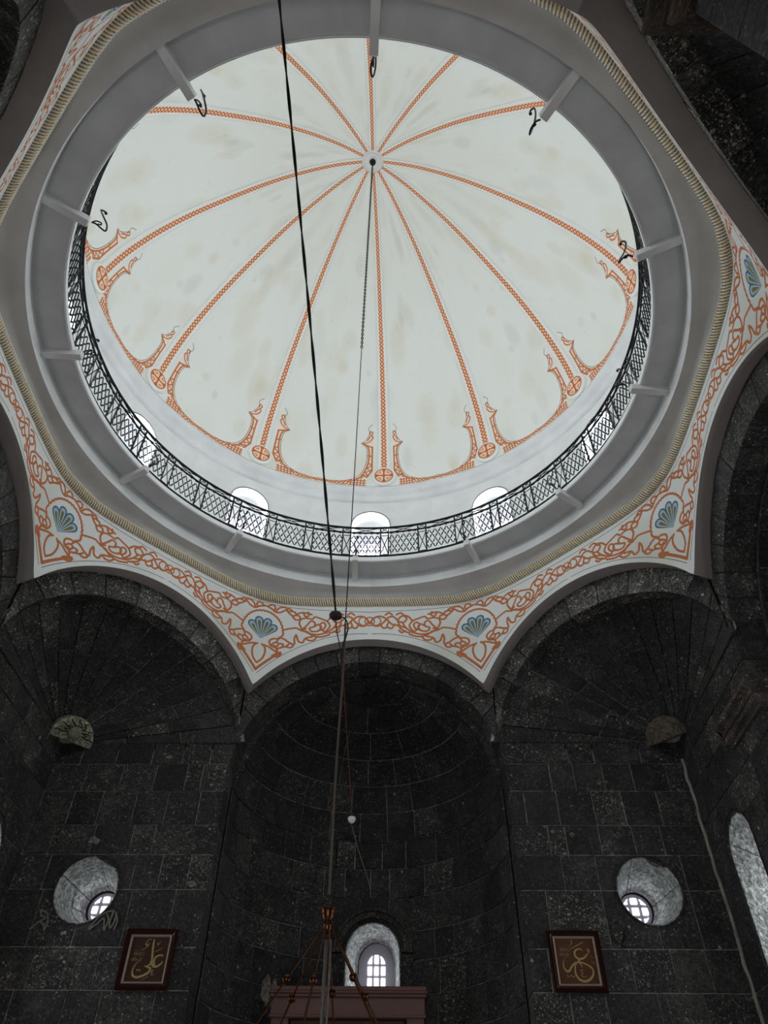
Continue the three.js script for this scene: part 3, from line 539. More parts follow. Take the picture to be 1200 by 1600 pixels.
for (let s = 0; s < 4; s++) {
  reseed(50 + s);
  const wall = structure('wall_' + SIDES[s]), F = framed(s * 2, W), sideWin = s === 1 ? [-SW.c] : s === 3 ? [SW.c] : [];
  const holes = s === 0 ? [circleHole(...RWIN, 0.54), circleHole(...LWIN, 0.54)] : sideWin.map((c) => archHole(c, SW.hw, SW.sill, SW.spring, SW.rise));
  bedWall(wall, { ...F, o: F.o.clone().addScaledVector(F.n, -0.012) }, 7.4, FLOOR, holes, 0.45);
  const cut = [[inApse, outApse]];
  if (s === 0) {
    cut.push(disc(...RWIN, 0.53), disc(...LWIN, 0.53));
    const L = -6.1, A = -2.6, X = 6.1, B = 2.6;
    wallStones(wall, F, L, A, cut, COURSES, { 1: [L, -5.45, -4.6, -4.05, -3.2, A], 2: [L, -5.3, -4.75, -4.25, -3.75, A], 3: [L, -5.5, -4.76, -3.95, -3.2, A], 4: [L, -5.55, -4.76, -4.02, -3.55, -3.05, A], 5: [L, -5.65, -4.9, -4.2, -3.8, A], 6: [L, -5.5, -4.95, -4.3, -3.7, -3.1, A], 7: [L, -5.4, -4.7, -4.05, -3.45, -3.15, A], 8: [L, -5.6, -4.9, -4.2, -3.6, -3.05, A] }, 1);
    wallStones(wall, F, B, X, cut, COURSES, { 1: [B, 3.25, 3.8, 4.6, 5.3, X], 2: [B, 3.0, 4.3, 4.95, 5.5, X], 3: [B, 3.1, 4.04, 4.86, 5.52, X], 4: [B, 3.45, 4.04, 4.86, 5.52, X], 5: [B, 3.3, 3.6, 4.2, 4.8, 5.3, X], 6: [B, 2.95, 3.55, 4.2, 4.75, 5.4, X], 7: [B, 3.5, 3.95, 4.5, 5.05, 5.7, X], 8: [B, 3.9, 4.4, 5.3, X] }, -1);
  } else {
    for (const c of sideWin) cut.push(rectHole(c - SW.hw, c + SW.hw, SW.sill, SW.spring, SW.rise));
    wallStones(wall, F, -6.1, -2.6, cut, COURSES, null, 1, sideWin.find((c) => c < 0)); wallStones(wall, F, 2.6, 6.1, cut, COURSES, null, -1, sideWin.find((c) => c > 0));
  }
  // arch ring of the apse, stone by stone
  const ringF = { ...F, o: F.o.clone().addScaledVector(F.n, 0.012) }, N = 15, T0 = 0.34;
  const ringPt = (t, k) => { const c = Math.cos(t), sn = Math.sin(t), x = (AP.a + 0.62 * k) * c, y = AP.y + (AP.h + 0.62 * k) * sn; return [Math.max(-2.6, Math.min(2.6, x)), y]; };
  for (let i = 0; i < N; i++) {
    const t0 = T0 + (Math.PI - 2 * T0) * i / N, t1 = T0 + (Math.PI - 2 * T0) * (i + 1) / N, pts = [...range(t0, t1, 4).map((t) => ringPt(t, 0)), ...range(t1, t0, 4).map((t) => ringPt(t, 1))];
    const geo = polyBlock(pts, ringF, { depth: 0.52, proud: rnd(0.0, 0.01), gap: 0.014 }); if (geo) mesh('arch_stone', geo, rnd() < 0.45 ? RINGSTONE[1] : BASALT[[1, 3, 4][Math.floor(rnd(3))]], wall);
  }
}
// apses: barrel, half cylinder, half dome; built once towards the front, then turned to the other three sides
const APC = { z: -6.6, r: 2.62 };
const cyl = (u, v) => V(APC.r * Math.sin(u), v, APC.z - APC.r * Math.cos(u));
const half = (u, v) => V(APC.r * 0.985 * Math.cos(v) * Math.sin(u), AP.y + 2.46 * Math.sin(v), APC.z - APC.r * 0.985 * Math.cos(v) * Math.cos(u));
const AWIN = { hw: 0.53, sill: 2.9, spring: 4.24, rise: 0.53, c: 0.08 };
function buildApse(name, dark) {
  reseed(333);
  const g = structure(name), ref = V(0, 6.2, APC.z), wA = 0.31;
  const bed = (us, vs, f) => gridGeo((u, v) => { const p = f(u, v); return p.addScaledVector(V(p.x, 0, p.z - APC.z).normalize(), 0.02); }, us, vs, (u, v) => [u * APC.r, v], ref);
  mesh('mortar_bed', merge([bed(range(-Math.PI / 2, -0.3, 16), [FLOOR, AP.y], cyl), bed(range(0.36, Math.PI / 2, 16), [FLOOR, AP.y], cyl), bed(range(-0.27, 0.31, 6), [5.0, AP.y], cyl), bed(range(-0.27, 0.31, 6), [FLOOR, 2.4], cyl),
    gridGeo((u, v) => half(u, v).sub(V(0, AP.y, APC.z)).multiplyScalar(1.01).add(V(0, AP.y, APC.z)), range(-Math.PI / 2, Math.PI / 2, 32), range(0, Math.PI / 2, 16), (u, v) => [u * 2.6, v * 2.6], ref)]), MORTAR, g);
  const arc = range(0, Math.PI, 40), barrel = (t, z) => V((AP.a + 0.02) * Math.cos(t), AP.y + (AP.h + 0.02) * Math.sin(t), z);
  mesh('barrel_bed', merge([gridGeo(barrel, arc, [-6.09, -6.4, -6.72], (t, z) => [t * 2.6, z], V(0, 6, -6.4)), gridGeo((t, k) => barrel(t, -6.605).lerp(V(0, AP.y, -6.605), k), arc, [-0.05, 0.06], (t, k) => [t * 2.6, k], V(0, 6.5, -3)),
    ...[-1, 1].map((s) => gridGeo((z, y) => V(s * (AP.a + 0.02), y, z), [-6.09, -6.72], [FLOOR, AP.y], (z, y) => [z, y], V(0, 3, -6.4)))]), BASALT[0], g);
  const rows = [1.7, 2.35, 2.92, 3.52, 4.1, 4.62, 5.26, 5.85, AP.y];
  for (let r = 0; r < rows.length - 1; r++) {
    const win = rows[r] < 5.2; let ends = win ? [[-Math.PI / 2, -wA + 0.03], [wA + 0.03, Math.PI / 2]] : [[-Math.PI / 2, Math.PI / 2]];
    for (const [a, b] of ends) { let u = a; while (u < b - 0.02) { let n = u + rnd(0.15, 0.3); if (n > b - 0.12) n = b; mesh('stone', surfBlock(cyl, u, n, rows[r], rows[r + 1], ref, { nu: 3, nv: 1, proud: rnd(0.003, 0.012) }), basalt(), g); u = n; } }
  }
  const caps = [0, 0.24, 0.47, 0.7, 0.95, 1.22, 1.545];
  for (let r = 0; r < caps.length - 1; r++) {
    const m = Math.cos((caps[r] + caps[r + 1]) / 2); let u = -Math.PI / 2;
    while (u < Math.PI / 2 - 0.02) { let n = u + rnd(0.2, 0.32) / Math.max(m, 0.22); if (n > Math.PI / 2 - 0.12 / Math.max(m, 0.3)) n = Math.PI / 2; mesh('stone', surfBlock(half, u, n, caps[r], caps[r + 1], ref, { nu: 4, nv: 3, proud: rnd(0.002, 0.01) }), BASALT[[0, 0, 1, 5, 2][Math.floor(rnd(5))]], g); u = n; }
  }
  // flat stones round the window with its moulded hood
  const F = { o: V(0, 0, -9.1), x: V(1, 0, 0), y: V(0, 1, 0), n: V(0, 0, 1) }, hole = rectHole(AWIN.c - AWIN.hw, AWIN.c + AWIN.hw, 0, AWIN.spring, AWIN.rise), hood = rectHole(AWIN.c - 0.82, AWIN.c + 0.82, 0, AWIN.spring, 0.82);
  const ys = [1.7, 2.35, 2.92, 3.52, 4.24, 5.26];
  for (let r = 0; r < 5; r++) for (const q0 of r < 4 ? [[[-0.83, ys[r]], [-0.3, ys[r]], [-0.3, ys[r + 1]], [-0.83, ys[r + 1]]], [[0.4, ys[r]], [0.96, ys[r]], [0.96, ys[r + 1]], [0.4, ys[r + 1]]]] : [[[-0.83, 4.24], [-0.2, 4.24], [-0.2, 5.26], [-0.83, 5.26]], [[-0.2, 4.26], [0.4, 4.26], [0.4, 5.26], [-0.2, 5.26]], [[0.4, 4.24], [0.96, 4.24], [0.96, 5.26], [0.4, 5.26]]]) {
    const q = bite(q0, ...hole); const geo = q && polyBlock(q, F, { depth: 0.25, proud: rnd(0.002, 0.01) }); if (geo) mesh('stone', geo, BASALT[[0, 1, 2][Math.floor(rnd(3))]], g);
  }
  for (const [r0, r1, h] of [[0.62, 0.74, 0.05], [0.74, 0.8, 0.075]]) { const n = 7; for (let i = 0; i < n; i++) { const a = Math.PI * (1 - i / n), b = Math.PI * (1 - (i + 1) / n), A = (r, t) => [AWIN.c + r * Math.cos(t), AWIN.spring + r * Math.sin(t)]; const geo = polyBlock([...range(a, b, 4).map((t) => A(r0, t)), ...range(b, a, 4).map((t) => A(r1, t))], F, { depth: 0.02, proud: h, gap: 0.004, bev: 0.015 }); mesh('hood_stone', geo, BASALT[4], g); } }
  return g;
}
const apse = buildApse('wall_apse_front');
for (const [k, n] of [[1, 'right'], [2, 'back'], [3, 'left']]) { const c = apse.clone(); c.name = 'wall_apse_' + n; c.rotation.y = -k * Math.PI / 2; scene.add(c); }
for (let k = 0; k < 4; k++) {                           // the apse windows
  const M = new THREE.Matrix4().makeRotationY(-k * Math.PI / 2);
  const place = (t, y, d) => V(AWIN.c + t, y, -9.09 - d).applyMatrix4(M), ow = arcOutline(AWIN.hw, AWIN.sill, AWIN.spring, AWIN.rise), iw = arcOutline(0.36, 2.9, 4.2, 0.4);
  buildWindow({ place: (t, y, d) => place(t + 0.06 * Math.min(1, d / 0.8), y, d), outer: ow, inner: iw, outN: 0, inN: 0.78, cx: 0, cy: 3.8, splits: [[0, 0.3, 0, 0.92], [0.3, 0.58, 0, 0.92], [0.58, 0.8, 0, 0.92], [0.8, 1, 0, 0.92]], reveal: LIME,
    cells: gridCells(-0.205, 0.205, -0.82, 0.62, 3, 7, 0.05), pull: pullArch(0.185, 0.38, 0.22), light: { w: 0.36, h: 1.3, i: LOW_LIGHT, dy: -0.1 } });
}
// squinches: arch ring on the diagonal, stones fanning out from the corner; one built, three turned
const SQ = { y: 7.1, h: 1.9, a: 2.43, d: 6.13 };
function buildSquinch(name) {
  reseed(808);
  const g = structure(name), F = framed(1, SQ.d), apex = V(6.1, SQ.y, -6.1), ref = V(0, 6, 0);
  const rim = (t) => F.o.clone().addScaledVector(F.x, -SQ.a * Math.cos(t)).addScaledVector(F.y, SQ.y + SQ.h * Math.sin(t)).addScaledVector(F.n, -0.34 * Math.pow(Math.max(0, Math.sin(t)), 0.7));
  const fan = (t, s) => apex.clone().lerp(rim(t), s).addScaledVector(V(1, 0, -1).normalize(), 0.16 * Math.sin(Math.PI * s) * Math.sin(t));
  mesh('mortar_bed', gridGeo((t, s) => ((q) => q.addScaledVector(q.clone().sub(V(0, 6, 0)).normalize(), 0.035))(fan(t, s)), range(0.02, Math.PI - 0.02, 32), range(0.02, 1.06, 12), (t, s) => [t * 2, s * 3], ref), MORTAR, g);
  const n = 15;
  for (let i = 0; i < n; i++) {
    const t0 = Math.PI * i / n, t1 = Math.PI * (i + 1) / n, cuts = [0.13, 0.4 + rnd(-0.07, 0.07), 0.7 + rnd(-0.09, 0.09), 1.04];
    for (let k = 0; k < 3; k++) mesh('fan_stone', surfBlock(fan, t0, t1, cuts[k], cuts[k + 1], ref, { nu: 2, nv: 2, proud: rnd(0.002, 0.014) }), BASALT[[0, 1, 1, 2, 3, 5][Math.floor(rnd(6))]], g);
  }
  const P = (t, k) => { const x = -(SQ.a + 0.6 * k) * Math.cos(t), y = SQ.y + (SQ.h + 0.8 * k) * Math.sin(t); return [Math.max(-2.44, Math.min(2.44, x)), y]; };
  const m = 11, T0 = 0.1;
  for (let i = 0; i < m; i++) {
    const t0 = T0 + (Math.PI - 2 * T0) * i / m, t1 = T0 + (Math.PI - 2 * T0) * (i + 1) / m;
    const geo = polyBlock([...range(t0, t1, 5).map((t) => P(t, 0)), ...range(t1, t0, 5).map((t) => P(t, 1))], F, { depth: 0.34, proud: rnd(0, 0.012), gap: 0.014 }); if (geo) mesh('arch_stone', geo, rnd() < 0.6 ? RINGSTONE[Math.floor(rnd(3))] : BASALT[[2, 3, 4][Math.floor(rnd(3))]], g);
  }
  return g;
}
const squinch = buildSquinch('wall_squinch_right');
for (const [k, n] of [[1, 'back_right'], [2, 'back_left'], [3, 'left']]) { const c = squinch.clone(); c.name = 'wall_squinch_' + n; c.rotation.y = -k * Math.PI / 2; scene.add(c); }
// light-coloured mortar fillet run down the right-hand corner
{ reseed(9); const pts = range(2.0, 6.75, 26).map((y) => V(6.1 - 0.025 + rnd(-0.012, 0.012), y, -6.1 + 0.025 + rnd(-0.012, 0.012))); const f = mesh('trim', tube(pts, 0.034, 80, 6), new THREE.MeshStandardMaterial({ map: limeMap, roughness: 0.95, color: new THREE.Color().setRGB(0.75, 0.68, 0.62) })); f.name = 'trim_4'; f.userData.kind = 'structure'; }
// patches of old plaster left on the stones
{
  const PATCH = new THREE.MeshStandardMaterial({ map: limeMap, bumpMap: limeBump, bumpScale: 0.02, roughness: 0.95, color: new THREE.Color().setRGB(0.62, 0.55, 0.5) });
  const g = structure('trim'); g.name = 'trim_5'; reseed(61);
  for (const [x, y, r, k] of [[-2.95, 4.49, 0.09, 0.6], [-4.86, 5.22, 0.12, 0.6], [-4.93, 3.72, 0.05, 0.7], [3.72, 5.33, 0.05, 0.8], [-3.86, 6.82, 0.06, 0.8], [4.4, 6.3, 0.05, 0.9]]) {
    const pts = range(0, 2 * Math.PI * 10 / 11, 10).map((t) => { const q = r * rnd(0.6, 1.25); return [x + q * Math.cos(t), y + q * k * Math.sin(t)]; });
    const geo = polyBlock(pts, { o: V(0, 0, -W), x: V(1, 0, 0), y: V(0, 1, 0), n: V(0, 0, 1) }, { gap: 0, proud: 0.02, depth: 0.01, bev: 0.01 }); if (geo) mesh('plaster_patch', geo, PATCH, g);
  }
  const a = Math.atan2(-1.83, 1.9), F = { o: V(-2.6 * Math.sin(-a), 0, -6.6 - 2.6 * Math.cos(a)).setX(2.6 * Math.sin(a)), x: V(Math.cos(a), 0, Math.sin(a)), y: V(0, 1, 0), n: V(-Math.sin(a), 0, Math.cos(a)) };
  for (const [x, y, w, h] of [[-0.07, 3.45, 0.1, 0.24], [0.11, 3.45, 0.08, 0.2]]) { const pts = range(0, 2 * Math.PI * 13 / 14, 13).map((t) => { const q = rnd(0.75, 1.15); return [x + w * q * Math.cos(t), y + h * q * Math.sin(t)]; }); const geo = polyBlock(pts, F, { gap: 0, proud: 0.03, depth: 0.02, bev: 0.01 }); if (geo) mesh('plaster_patch', geo, PATCH, g); }
}
// round windows either side of the apse
for (const [c, dir] of [[LWIN, -1], [RWIN, 1]]) {
  const place = (t, y, d) => V(c[0] + t, y, -W + 0.012 - d), o = circleOutline(0.53), i = circleOutline(0.285), O = (f) => (u) => { const p = f(u); return [p[0], p[1] + c[1]]; };
  const S = dir < 0 ? [[0.02, 0.3, 0, 0.93], [0.3, 0.55, 0, 0.93], [0.55, 0.82, 0, 0.5], [0.55, 0.7, 0.5, 0.93], [0.7, 0.82, 0.5, 0.93], [0.82, 1.02, 0, 0.93]] : [[-0.06, 0.22, 0, 0.93], [0.22, 0.56, 0, 0.93], [0.56, 0.78, 0, 0.93], [0.78, 0.94, 0, 0.93]];
  buildWindow({ place: (t, y, d) => place(t, y, d), outer: O(o), inner: O(i), outN: 0, inN: 1.08, cx: 0, cy: c[1], splits: S, reveal: LIME, cells: gridCells(-0.27, 0.27, -0.27, 0.27, 3, 3, 0.06), pull: pullCircle(0.225), light: { w: 0.36, h: 0.36, i: LOW_LIGHT * 0.6 } });
}
// arched windows of the side walls
for (const s of [1, -1]) {
  const place = (t, y, d) => V(s * (W - 0.012 + d), y, -SW.c + t);
  buildWindow({ place, outer: arcOutline(SW.hw, SW.sill, SW.spring, SW.rise), inner: arcOutline(0.3, 2.2, 4.2, 0.3), outN: 0, inN: 1.0, cx: 0, cy: 3.4, splits: [[0, 0.2, 0, 0.95], [0.2, 0.42, 0, 0.95], [0.42, 0.6, 0, 0.95], [0.6, 0.8, 0, 0.95], [0.8, 1, 0, 0.95]], reveal: LIME, cells: gridCells(-0.29, 0.29, -1.2, 1.1, 3, 7, 0.045), pull: pullArch(0.27, 0.8, 0.28), light: { w: 0.5, h: 2.0, i: LOW_LIGHT } });
}

// outer masonry that closes the building, with a roof open only under the drum
{
  const out = structure('wall_outer'), w = 10.9;
  for (let k = 0; k < 4; k++) mesh('masonry', new THREE.BoxGeometry(2 * w, 13, 0.5).translate(0, FLOOR + 6.5, -w).applyMatrix4(new THREE.Matrix4().makeRotationY(k * Math.PI / 2)), MORTAR, out);
  const s = new THREE.Shape(); s.moveTo(-w, -w); s.lineTo(w, -w); s.lineTo(w, w); s.lineTo(-w, w); s.closePath(); const h = new THREE.Path(); h.absarc(0, 0, 6.5, 0, Math.PI * 2); s.holes.push(h);
  mesh('roof', new THREE.ExtrudeGeometry(s, { depth: 0.3, bevelEnabled: false, curveSegments: 64 }).rotateX(Math.PI / 2).translate(0, 11.35, 0), MORTAR, out);
}
// glazed entrance doors of the three other apses (behind the camera and at both sides)
for (let k = 1; k < 4; k++) {
  const d = structure('door_' + k); d.rotation.y = -k * Math.PI / 2; d.name = 'door_' + k;
  const WOODD = new THREE.MeshStandardMaterial({ color: 0x4a2d20, roughness: 0.5 }), z = -8.85;
  for (const x of [-0.95, 0, 0.95]) mesh('door_frame', beveledBox(0.12, 2.9, 0.14).translate(x, FLOOR + 1.45, z), WOODD, d);
  for (const y of [0.06, 2.1, 2.84]) mesh('door_rail', beveledBox(2.02, 0.12, 0.12).translate(0, FLOOR + y, z), WOODD, d);
  for (const x of [-0.475, 0.475]) for (const [y, h] of [[1.08, 1.9], [2.47, 0.6]]) mesh('pane', new THREE.BoxGeometry(0.82, h, 0.02).translate(x, FLOOR + y, z), GLASS, d);
  const L = new THREE.RectAreaLight(DAY, DOOR_LIGHT * (k === 2 ? 1.6 : 1), 1.8, 2.6); L.name = 'daylight'; L.position.set(0, FLOOR + 1.45, z + 0.12); L.lookAt(0, FLOOR + 1.45, 0); d.add(L);
}

// ================================================================ OBJECTS
// ---- iron railing round the gallery
{
  const rail = thing('iron_railing', 'black wrought iron railing with lattice panels around the inner edge of the white dome gallery', 'railing');
  const RR = 5.09, Y0 = 11.17, ring = (y, r, b) => new THREE.TorusGeometry(RR, r, b, 216).rotateX(Math.PI / 2).translate(0, y, 0);
  mesh('handrail', ring(12.1, 0.027, 8), IRON, rail); mesh('upper_rail', ring(11.94, 0.021, 6), IRON, rail); mesh('lower_rail', ring(Y0 + 0.03, 0.024, 6), IRON, rail);
  const bays = 36, narrow = 0.19, step = Math.PI * 2 / bays, wide = RR * step - narrow, hgt = 0.72;
  const post = new THREE.BoxGeometry(0.03, 0.98, 0.03).translate(0, 11.61, 0);
  const netParts = [], rowsN = 5, cellsN = 5;
  for (let r = 0; r <= rowsN; r++) for (const sgn of [1]) { const pts = []; for (let i = 0; i <= cellsN * 8; i++) { const x = -wide / 2 + wide * i / (cellsN * 8), y = hgt * r / rowsN + (r === 0 || r === rowsN ? 0.3 : 1) * (r % 2 ? 1 : -1) * 0.062 * Math.cos(i / 8 * 2 * Math.PI); pts.push(V(x, y, 0)); } netParts.push(tube(pts, 0.0135, cellsN * 8, 4)); }
  for (let i = 0; i < cellsN * 2; i++) for (let r = 1; r < rowsN; r++) { if ((i + r) % 2) continue; const k = new THREE.OctahedronGeometry(0.024, 0); k.translate(-wide / 2 + wide * (i + 0.5) / (cellsN * 2), hgt * (r + (i % 2 ? 0.08 : -0.08)) / rowsN, 0); netParts.push(k); }
  const net = merge(netParts);
  const cross = merge([strut(V(-narrow / 2, 0.06, 0), V(narrow / 2, 0.66, 0), 0.011, 4), strut(V(narrow / 2, 0.06, 0), V(-narrow / 2, 0.66, 0), 0.011, 4), strut(V(-narrow / 2, 0.06, 0), V(narrow / 2, 0.06, 0), 0.012, 4), strut(V(-narrow / 2, 0.66, 0), V(narrow / 2, 0.66, 0), 0.012, 4), strut(V(-narrow / 2, 0.78, 0), V(narrow / 2, 0.92, 0), 0.01, 4), strut(V(narrow / 2, 0.78, 0), V(-narrow / 2, 0.92, 0), 0.01, 4)]);
  const upper = merge([strut(V(-wide / 2, 0.76, 0), V(wide / 2, 0.93, 0), 0.012, 4), strut(V(wide / 2, 0.76, 0), V(-wide / 2, 0.93, 0), 0.012, 4)]);
  for (let k = 0; k < bays; k++) {
    const a = -6.3 * R + k * step, put = (m, da) => { const q = polar(RR, a + da, 0); m.position.set(q.x, m.position.y, q.z); m.rotation.y = -(a + da); };
    for (const s of [-1, 1]) put(mesh('post', post, IRON, rail), s * narrow / 2 / RR);
    const c = mesh('cross_panel', cross, IRON, rail); c.position.y = Y0 + 0.01; put(c, 0);
    const p = mesh('lattice_panel', net, IRON, rail); p.position.y = Y0 + 0.04; put(p, step / 2);
    const b = mesh('cross_bar', upper, IRON, rail); b.position.y = Y0; put(b, step / 2);
  }
}
// ---- chain from the crown of the dome, and the wire it carries
{
  const ch = thing('chandelier_chain', 'long thin dark chain and cord hanging from the crown of the dome', 'chain');
  const hook = new THREE.LatheGeometry([[0.001, 21.72], [0.05, 21.73], [0.085, 21.78], [0.09, 21.84], [0.07, 21.9]].map((p) => new THREE.Vector2(...p)), 20); mesh('ceiling_hook', hook, IRON, ch);
  const link = new THREE.TorusGeometry(0.03, 0.009, 5, 10).scale(0.75, 1.5, 1), links = []; for (let y = 21.7, k = 0; y > 11.75; y -= 0.075, k++) { const l = link.clone(); l.rotateY(k % 2 ? Math.PI / 2 : 0.2); l.translate(0, y, 0); links.push(l); }
  const cm = mesh('chain_links', merge(links), new THREE.MeshStandardMaterial({ color: 0x2a1d12, roughness: 0.5, metalness: 0.6 }), ch); cm.userData.kind = 'stuff';
  const ROPE = new THREE.MeshStandardMaterial({ color: 0x5a5047, roughness: 0.8 });
  mesh('cord', tube([V(0, 11.75, 0), V(0.004, 8, 0.004), V(0, 5.4, 0)], 0.008, 20, 6), CABLE, ch);
  mesh('cord_sleeve', tube([V(0, 5.4, 0), V(0.01, 4.9, 0), V(-0.005, 3.6, 0.005), V(0, 2.32, 0)], 0.0125, 30, 8), ROPE, ch);
}
{
  const cb = thing('power_cable', 'black twisted electric cable slung across the dome to a small round junction box', 'cable');
  const A = V(-0.62, 9.7, 5.72), B = V(-0.125, 5.56, 0.0), n = 70, one = (ph) => range(0, 1, n).map((t) => A.clone().lerp(B, t).add(V(0.035 * Math.sin(Math.PI * t) + 0.009 * Math.cos(ph + t * 40), -0.16 * Math.sin(Math.PI * t), 0.009 * Math.sin(ph + t * 40))));
  mesh('strand', tube(one(0), 0.0095, 200, 6), CABLE, cb); mesh('strand', tube(one(Math.PI), 0.0095, 200, 6), CABLE, cb);
  const box = new THREE.LatheGeometry([[0.001, -0.045], [0.05, -0.042], [0.075, -0.02], [0.08, 0], [0.075, 0.022], [0.045, 0.045], [0.02, 0.055], [0.001, 0.056]].map((p) => new THREE.Vector2(...p)), 20).translate(B.x, B.y - 0.04, B.z); mesh('junction_box', box, new THREE.MeshStandardMaterial({ color: 0x2b211d, roughness: 0.5 }), cb);
  mesh('tail_wire', tube([V(-0.07, 5.5, 0), V(-0.01, 5.47, 0.01), V(0.035, 5.35, 0.01), V(0.02, 5.2, 0.012), V(-0.012, 5.08, 0.012), V(-0.01, 4.9, 0.015)], 0.009, 30, 6), CABLE, cb);
  mesh('tail_wire', tube([V(-0.125, 5.48, 0), V(-0.1, 5.3, 0.0), V(-0.03, 4.95, 0.0), V(-0.02, 4.7, 0.015)], 0.007, 24, 6), CABLE, cb);
}
// ---- bare bulb on a wire stretched to the apse wall
{
  const lp = thing('hanging_bulb', 'small clear glass bulb on a thin red wire hanging in front of the dark apse', 'bulb'), at = V(-0.16, 5.13, -4.95);
  mesh('red_wire', tube([V(-0.02, 4.95, 0.0), V(-0.06, 4.98, -1.6), V(-0.11, 5.06, -3.4), at.clone().add(V(0, 0.09, 0))], 0.007, 40, 5), new THREE.MeshStandardMaterial({ color: 0x6a2b20, roughness: 0.6 }), lp);
  mesh('socket', new THREE.CylinderGeometry(0.02, 0.028, 0.07, 12).translate(at.x, at.y + 0.06, at.z), new THREE.MeshStandardMaterial({ color: 0x3a1c18, roughness: 0.5 }), lp);
  mesh('glass_shade', new THREE.LatheGeometry([[0.025, 0.03], [0.06, 0.018], [0.07, -0.0], [0.062, -0.04], [0.038, -0.07], [0.001, -0.085]].map((p) => new THREE.Vector2(...p)), 20).translate(at.x, at.y, at.z), new THREE.MeshPhysicalMaterial({ color: 0xdfe4e6, roughness: 0.12, clearcoat: 1 }), lp);
  mesh('white_wire', tube([at.clone().add(V(0, -0.1, 0)), V(-0.1, 5.0, -5.8), V(0.0, 5.1, -7.4), V(0.04, 5.3, -9.05)], 0.006, 40, 5), new THREE.MeshStandardMaterial({ color: 0x8a8278, roughness: 0.7 }), lp);
}
// ---- brass chandelier: cup, rod, six stays with turned knobs, ring below
{
  const c = thing('chandelier', 'brass chandelier head with central rod and slanting stays carrying round knobs', 'chandelier', V(0, 0.95, 0));
  const BRASS = new THREE.MeshStandardMaterial({ color: 0x4e2d18, roughness: 0.3, metalness: 0.85 }), STEEL = new THREE.MeshStandardMaterial({ color: 0x8a8078, roughness: 0.25, metalness: 0.9 });
  mesh('canopy', new THREE.LatheGeometry([[0.012, 1.3], [0.03, 1.29], [0.13, 1.27], [0.135, 1.255], [0.11, 1.24], [0.095, 1.19], [0.085, 1.13], [0.06, 1.12], [0.062, 1.09], [0.1, 1.08], [0.1, 1.06], [0.06, 1.045], [0.07, 1.0], [0.04, 0.96], [0.025, 0.93], [0.001, 0.92]].map((p) => new THREE.Vector2(p[0] * 0.6, 1.27 + (p[1] - 1.3) * 0.6)), 32), BRASS, c);
  mesh('rod', new THREE.CylinderGeometry(0.016, 0.016, 2.0, 12).translate(0, 0, 0), STEEL, c); mesh('rod', new THREE.CylinderGeometry(0.01, 0.01, 2.0, 10).translate(0.04, 0, 0.02), STEEL, c);
  const ball = new THREE.LatheGeometry([[0.001, -0.06], [0.018, -0.055], [0.03, -0.045], [0.05, -0.02], [0.053, 0], [0.05, 0.02], [0.03, 0.045], [0.018, 0.055], [0.001, 0.06]].map((p) => new THREE.Vector2(p[0] * 0.66, p[1] * 0.66)), 16);
  for (let k = 0; k < 6; k++) {
    const a = (k * 60 + 8) * R, top = polar(0.06, a, 1.08), bot = polar(1.36, a, -0.9), s = mesh('stay', strut(top, bot, 0.0085, 8), BRASS, c);
    const b = mesh('knob', ball, BRASS, s); const q = top.clone().lerp(bot, k % 2 ? 0.235 : 0.205); b.position.copy(q); b.quaternion.setFromUnitVectors(V(0, 1, 0), top.clone().sub(bot).normalize());
  }
  mesh('ring', new THREE.TorusGeometry(1.37, 0.03, 8, 48).rotateX(Math.PI / 2).translate(0, -0.9, 0), BRASS, c);
}
// ---- calligraphy panels
function strokeBlobs(g, pts, widths) {
  const n = pts.length, at = (a, i) => a[Math.max(0, Math.min(n - 1, i))];
  for (let i = 0; i < n - 1; i++) for (let k = 0; k <= 40; k++) {
    const t = k / 40, cr = (a, b, c, d) => 0.5 * (2 * b + (c - a) * t + (2 * a - 5 * b + 4 * c - d) * t * t + (3 * b - a - 3 * c + d) * t * t * t), q = [0, 1].map((z) => cr(at(pts, i - 1)[z], at(pts, i)[z], at(pts, i + 1)[z], at(pts, i + 2)[z]));
    g.beginPath(); g.arc(q[0], q[1], Math.max(1.2, (widths[i] * (1 - t) + widths[i + 1] * t) / 2), 0, 7); g.fill();
  }
}
function smallText(g, ox, oy, k) {                      // the little three-word formula beside the name
  const S = (pts, w = 5) => strokeBlobs(g, pts.map(([x, y]) => [ox + x * k, oy + y * k]), pts.map((_, i) => (i === 0 || i === pts.length - 1 ? w * 0.5 : w)));
  S([[96, 8], [92, 22], [80, 30], [72, 26]]); S([[86, 4], [80, 12], [70, 14], [64, 8], [62, 20], [52, 24], [44, 16]]); S([[58, -6], [58, 18]]); S([[46, -10], [48, 16], [40, 22], [32, 14], [34, 2]]); S([[28, -8], [30, 18], [20, 22], [14, 12], [20, 6], [24, 14]]);
  S([[90, 52], [78, 46], [70, 52], [78, 60], [64, 64], [54, 56], [48, 62]]); S([[50, 44], [44, 58], [32, 62], [26, 52], [34, 46], [36, 56]]); S([[22, 44], [20, 60], [8, 64], [2, 56], [10, 50], [14, 58]]); S([[64, 74], [50, 82], [34, 78]], 4);
  for (const [x, y] of [[82, 0], [56, 70], [68, 40], [30, 38], [12, 40], [76, 70]]) { g.beginPath(); g.arc(ox + x * k, oy + y * k, 2.6 * k + 0.6, 0, 7); g.fill(); }
  S([[6, -4], [16, -12], [26, -10]], 3.4); S([[66, -16], [74, -22], [82, -18]], 3.4);
}
const OX = (u) => u * 512, OY = (v) => v * 560;
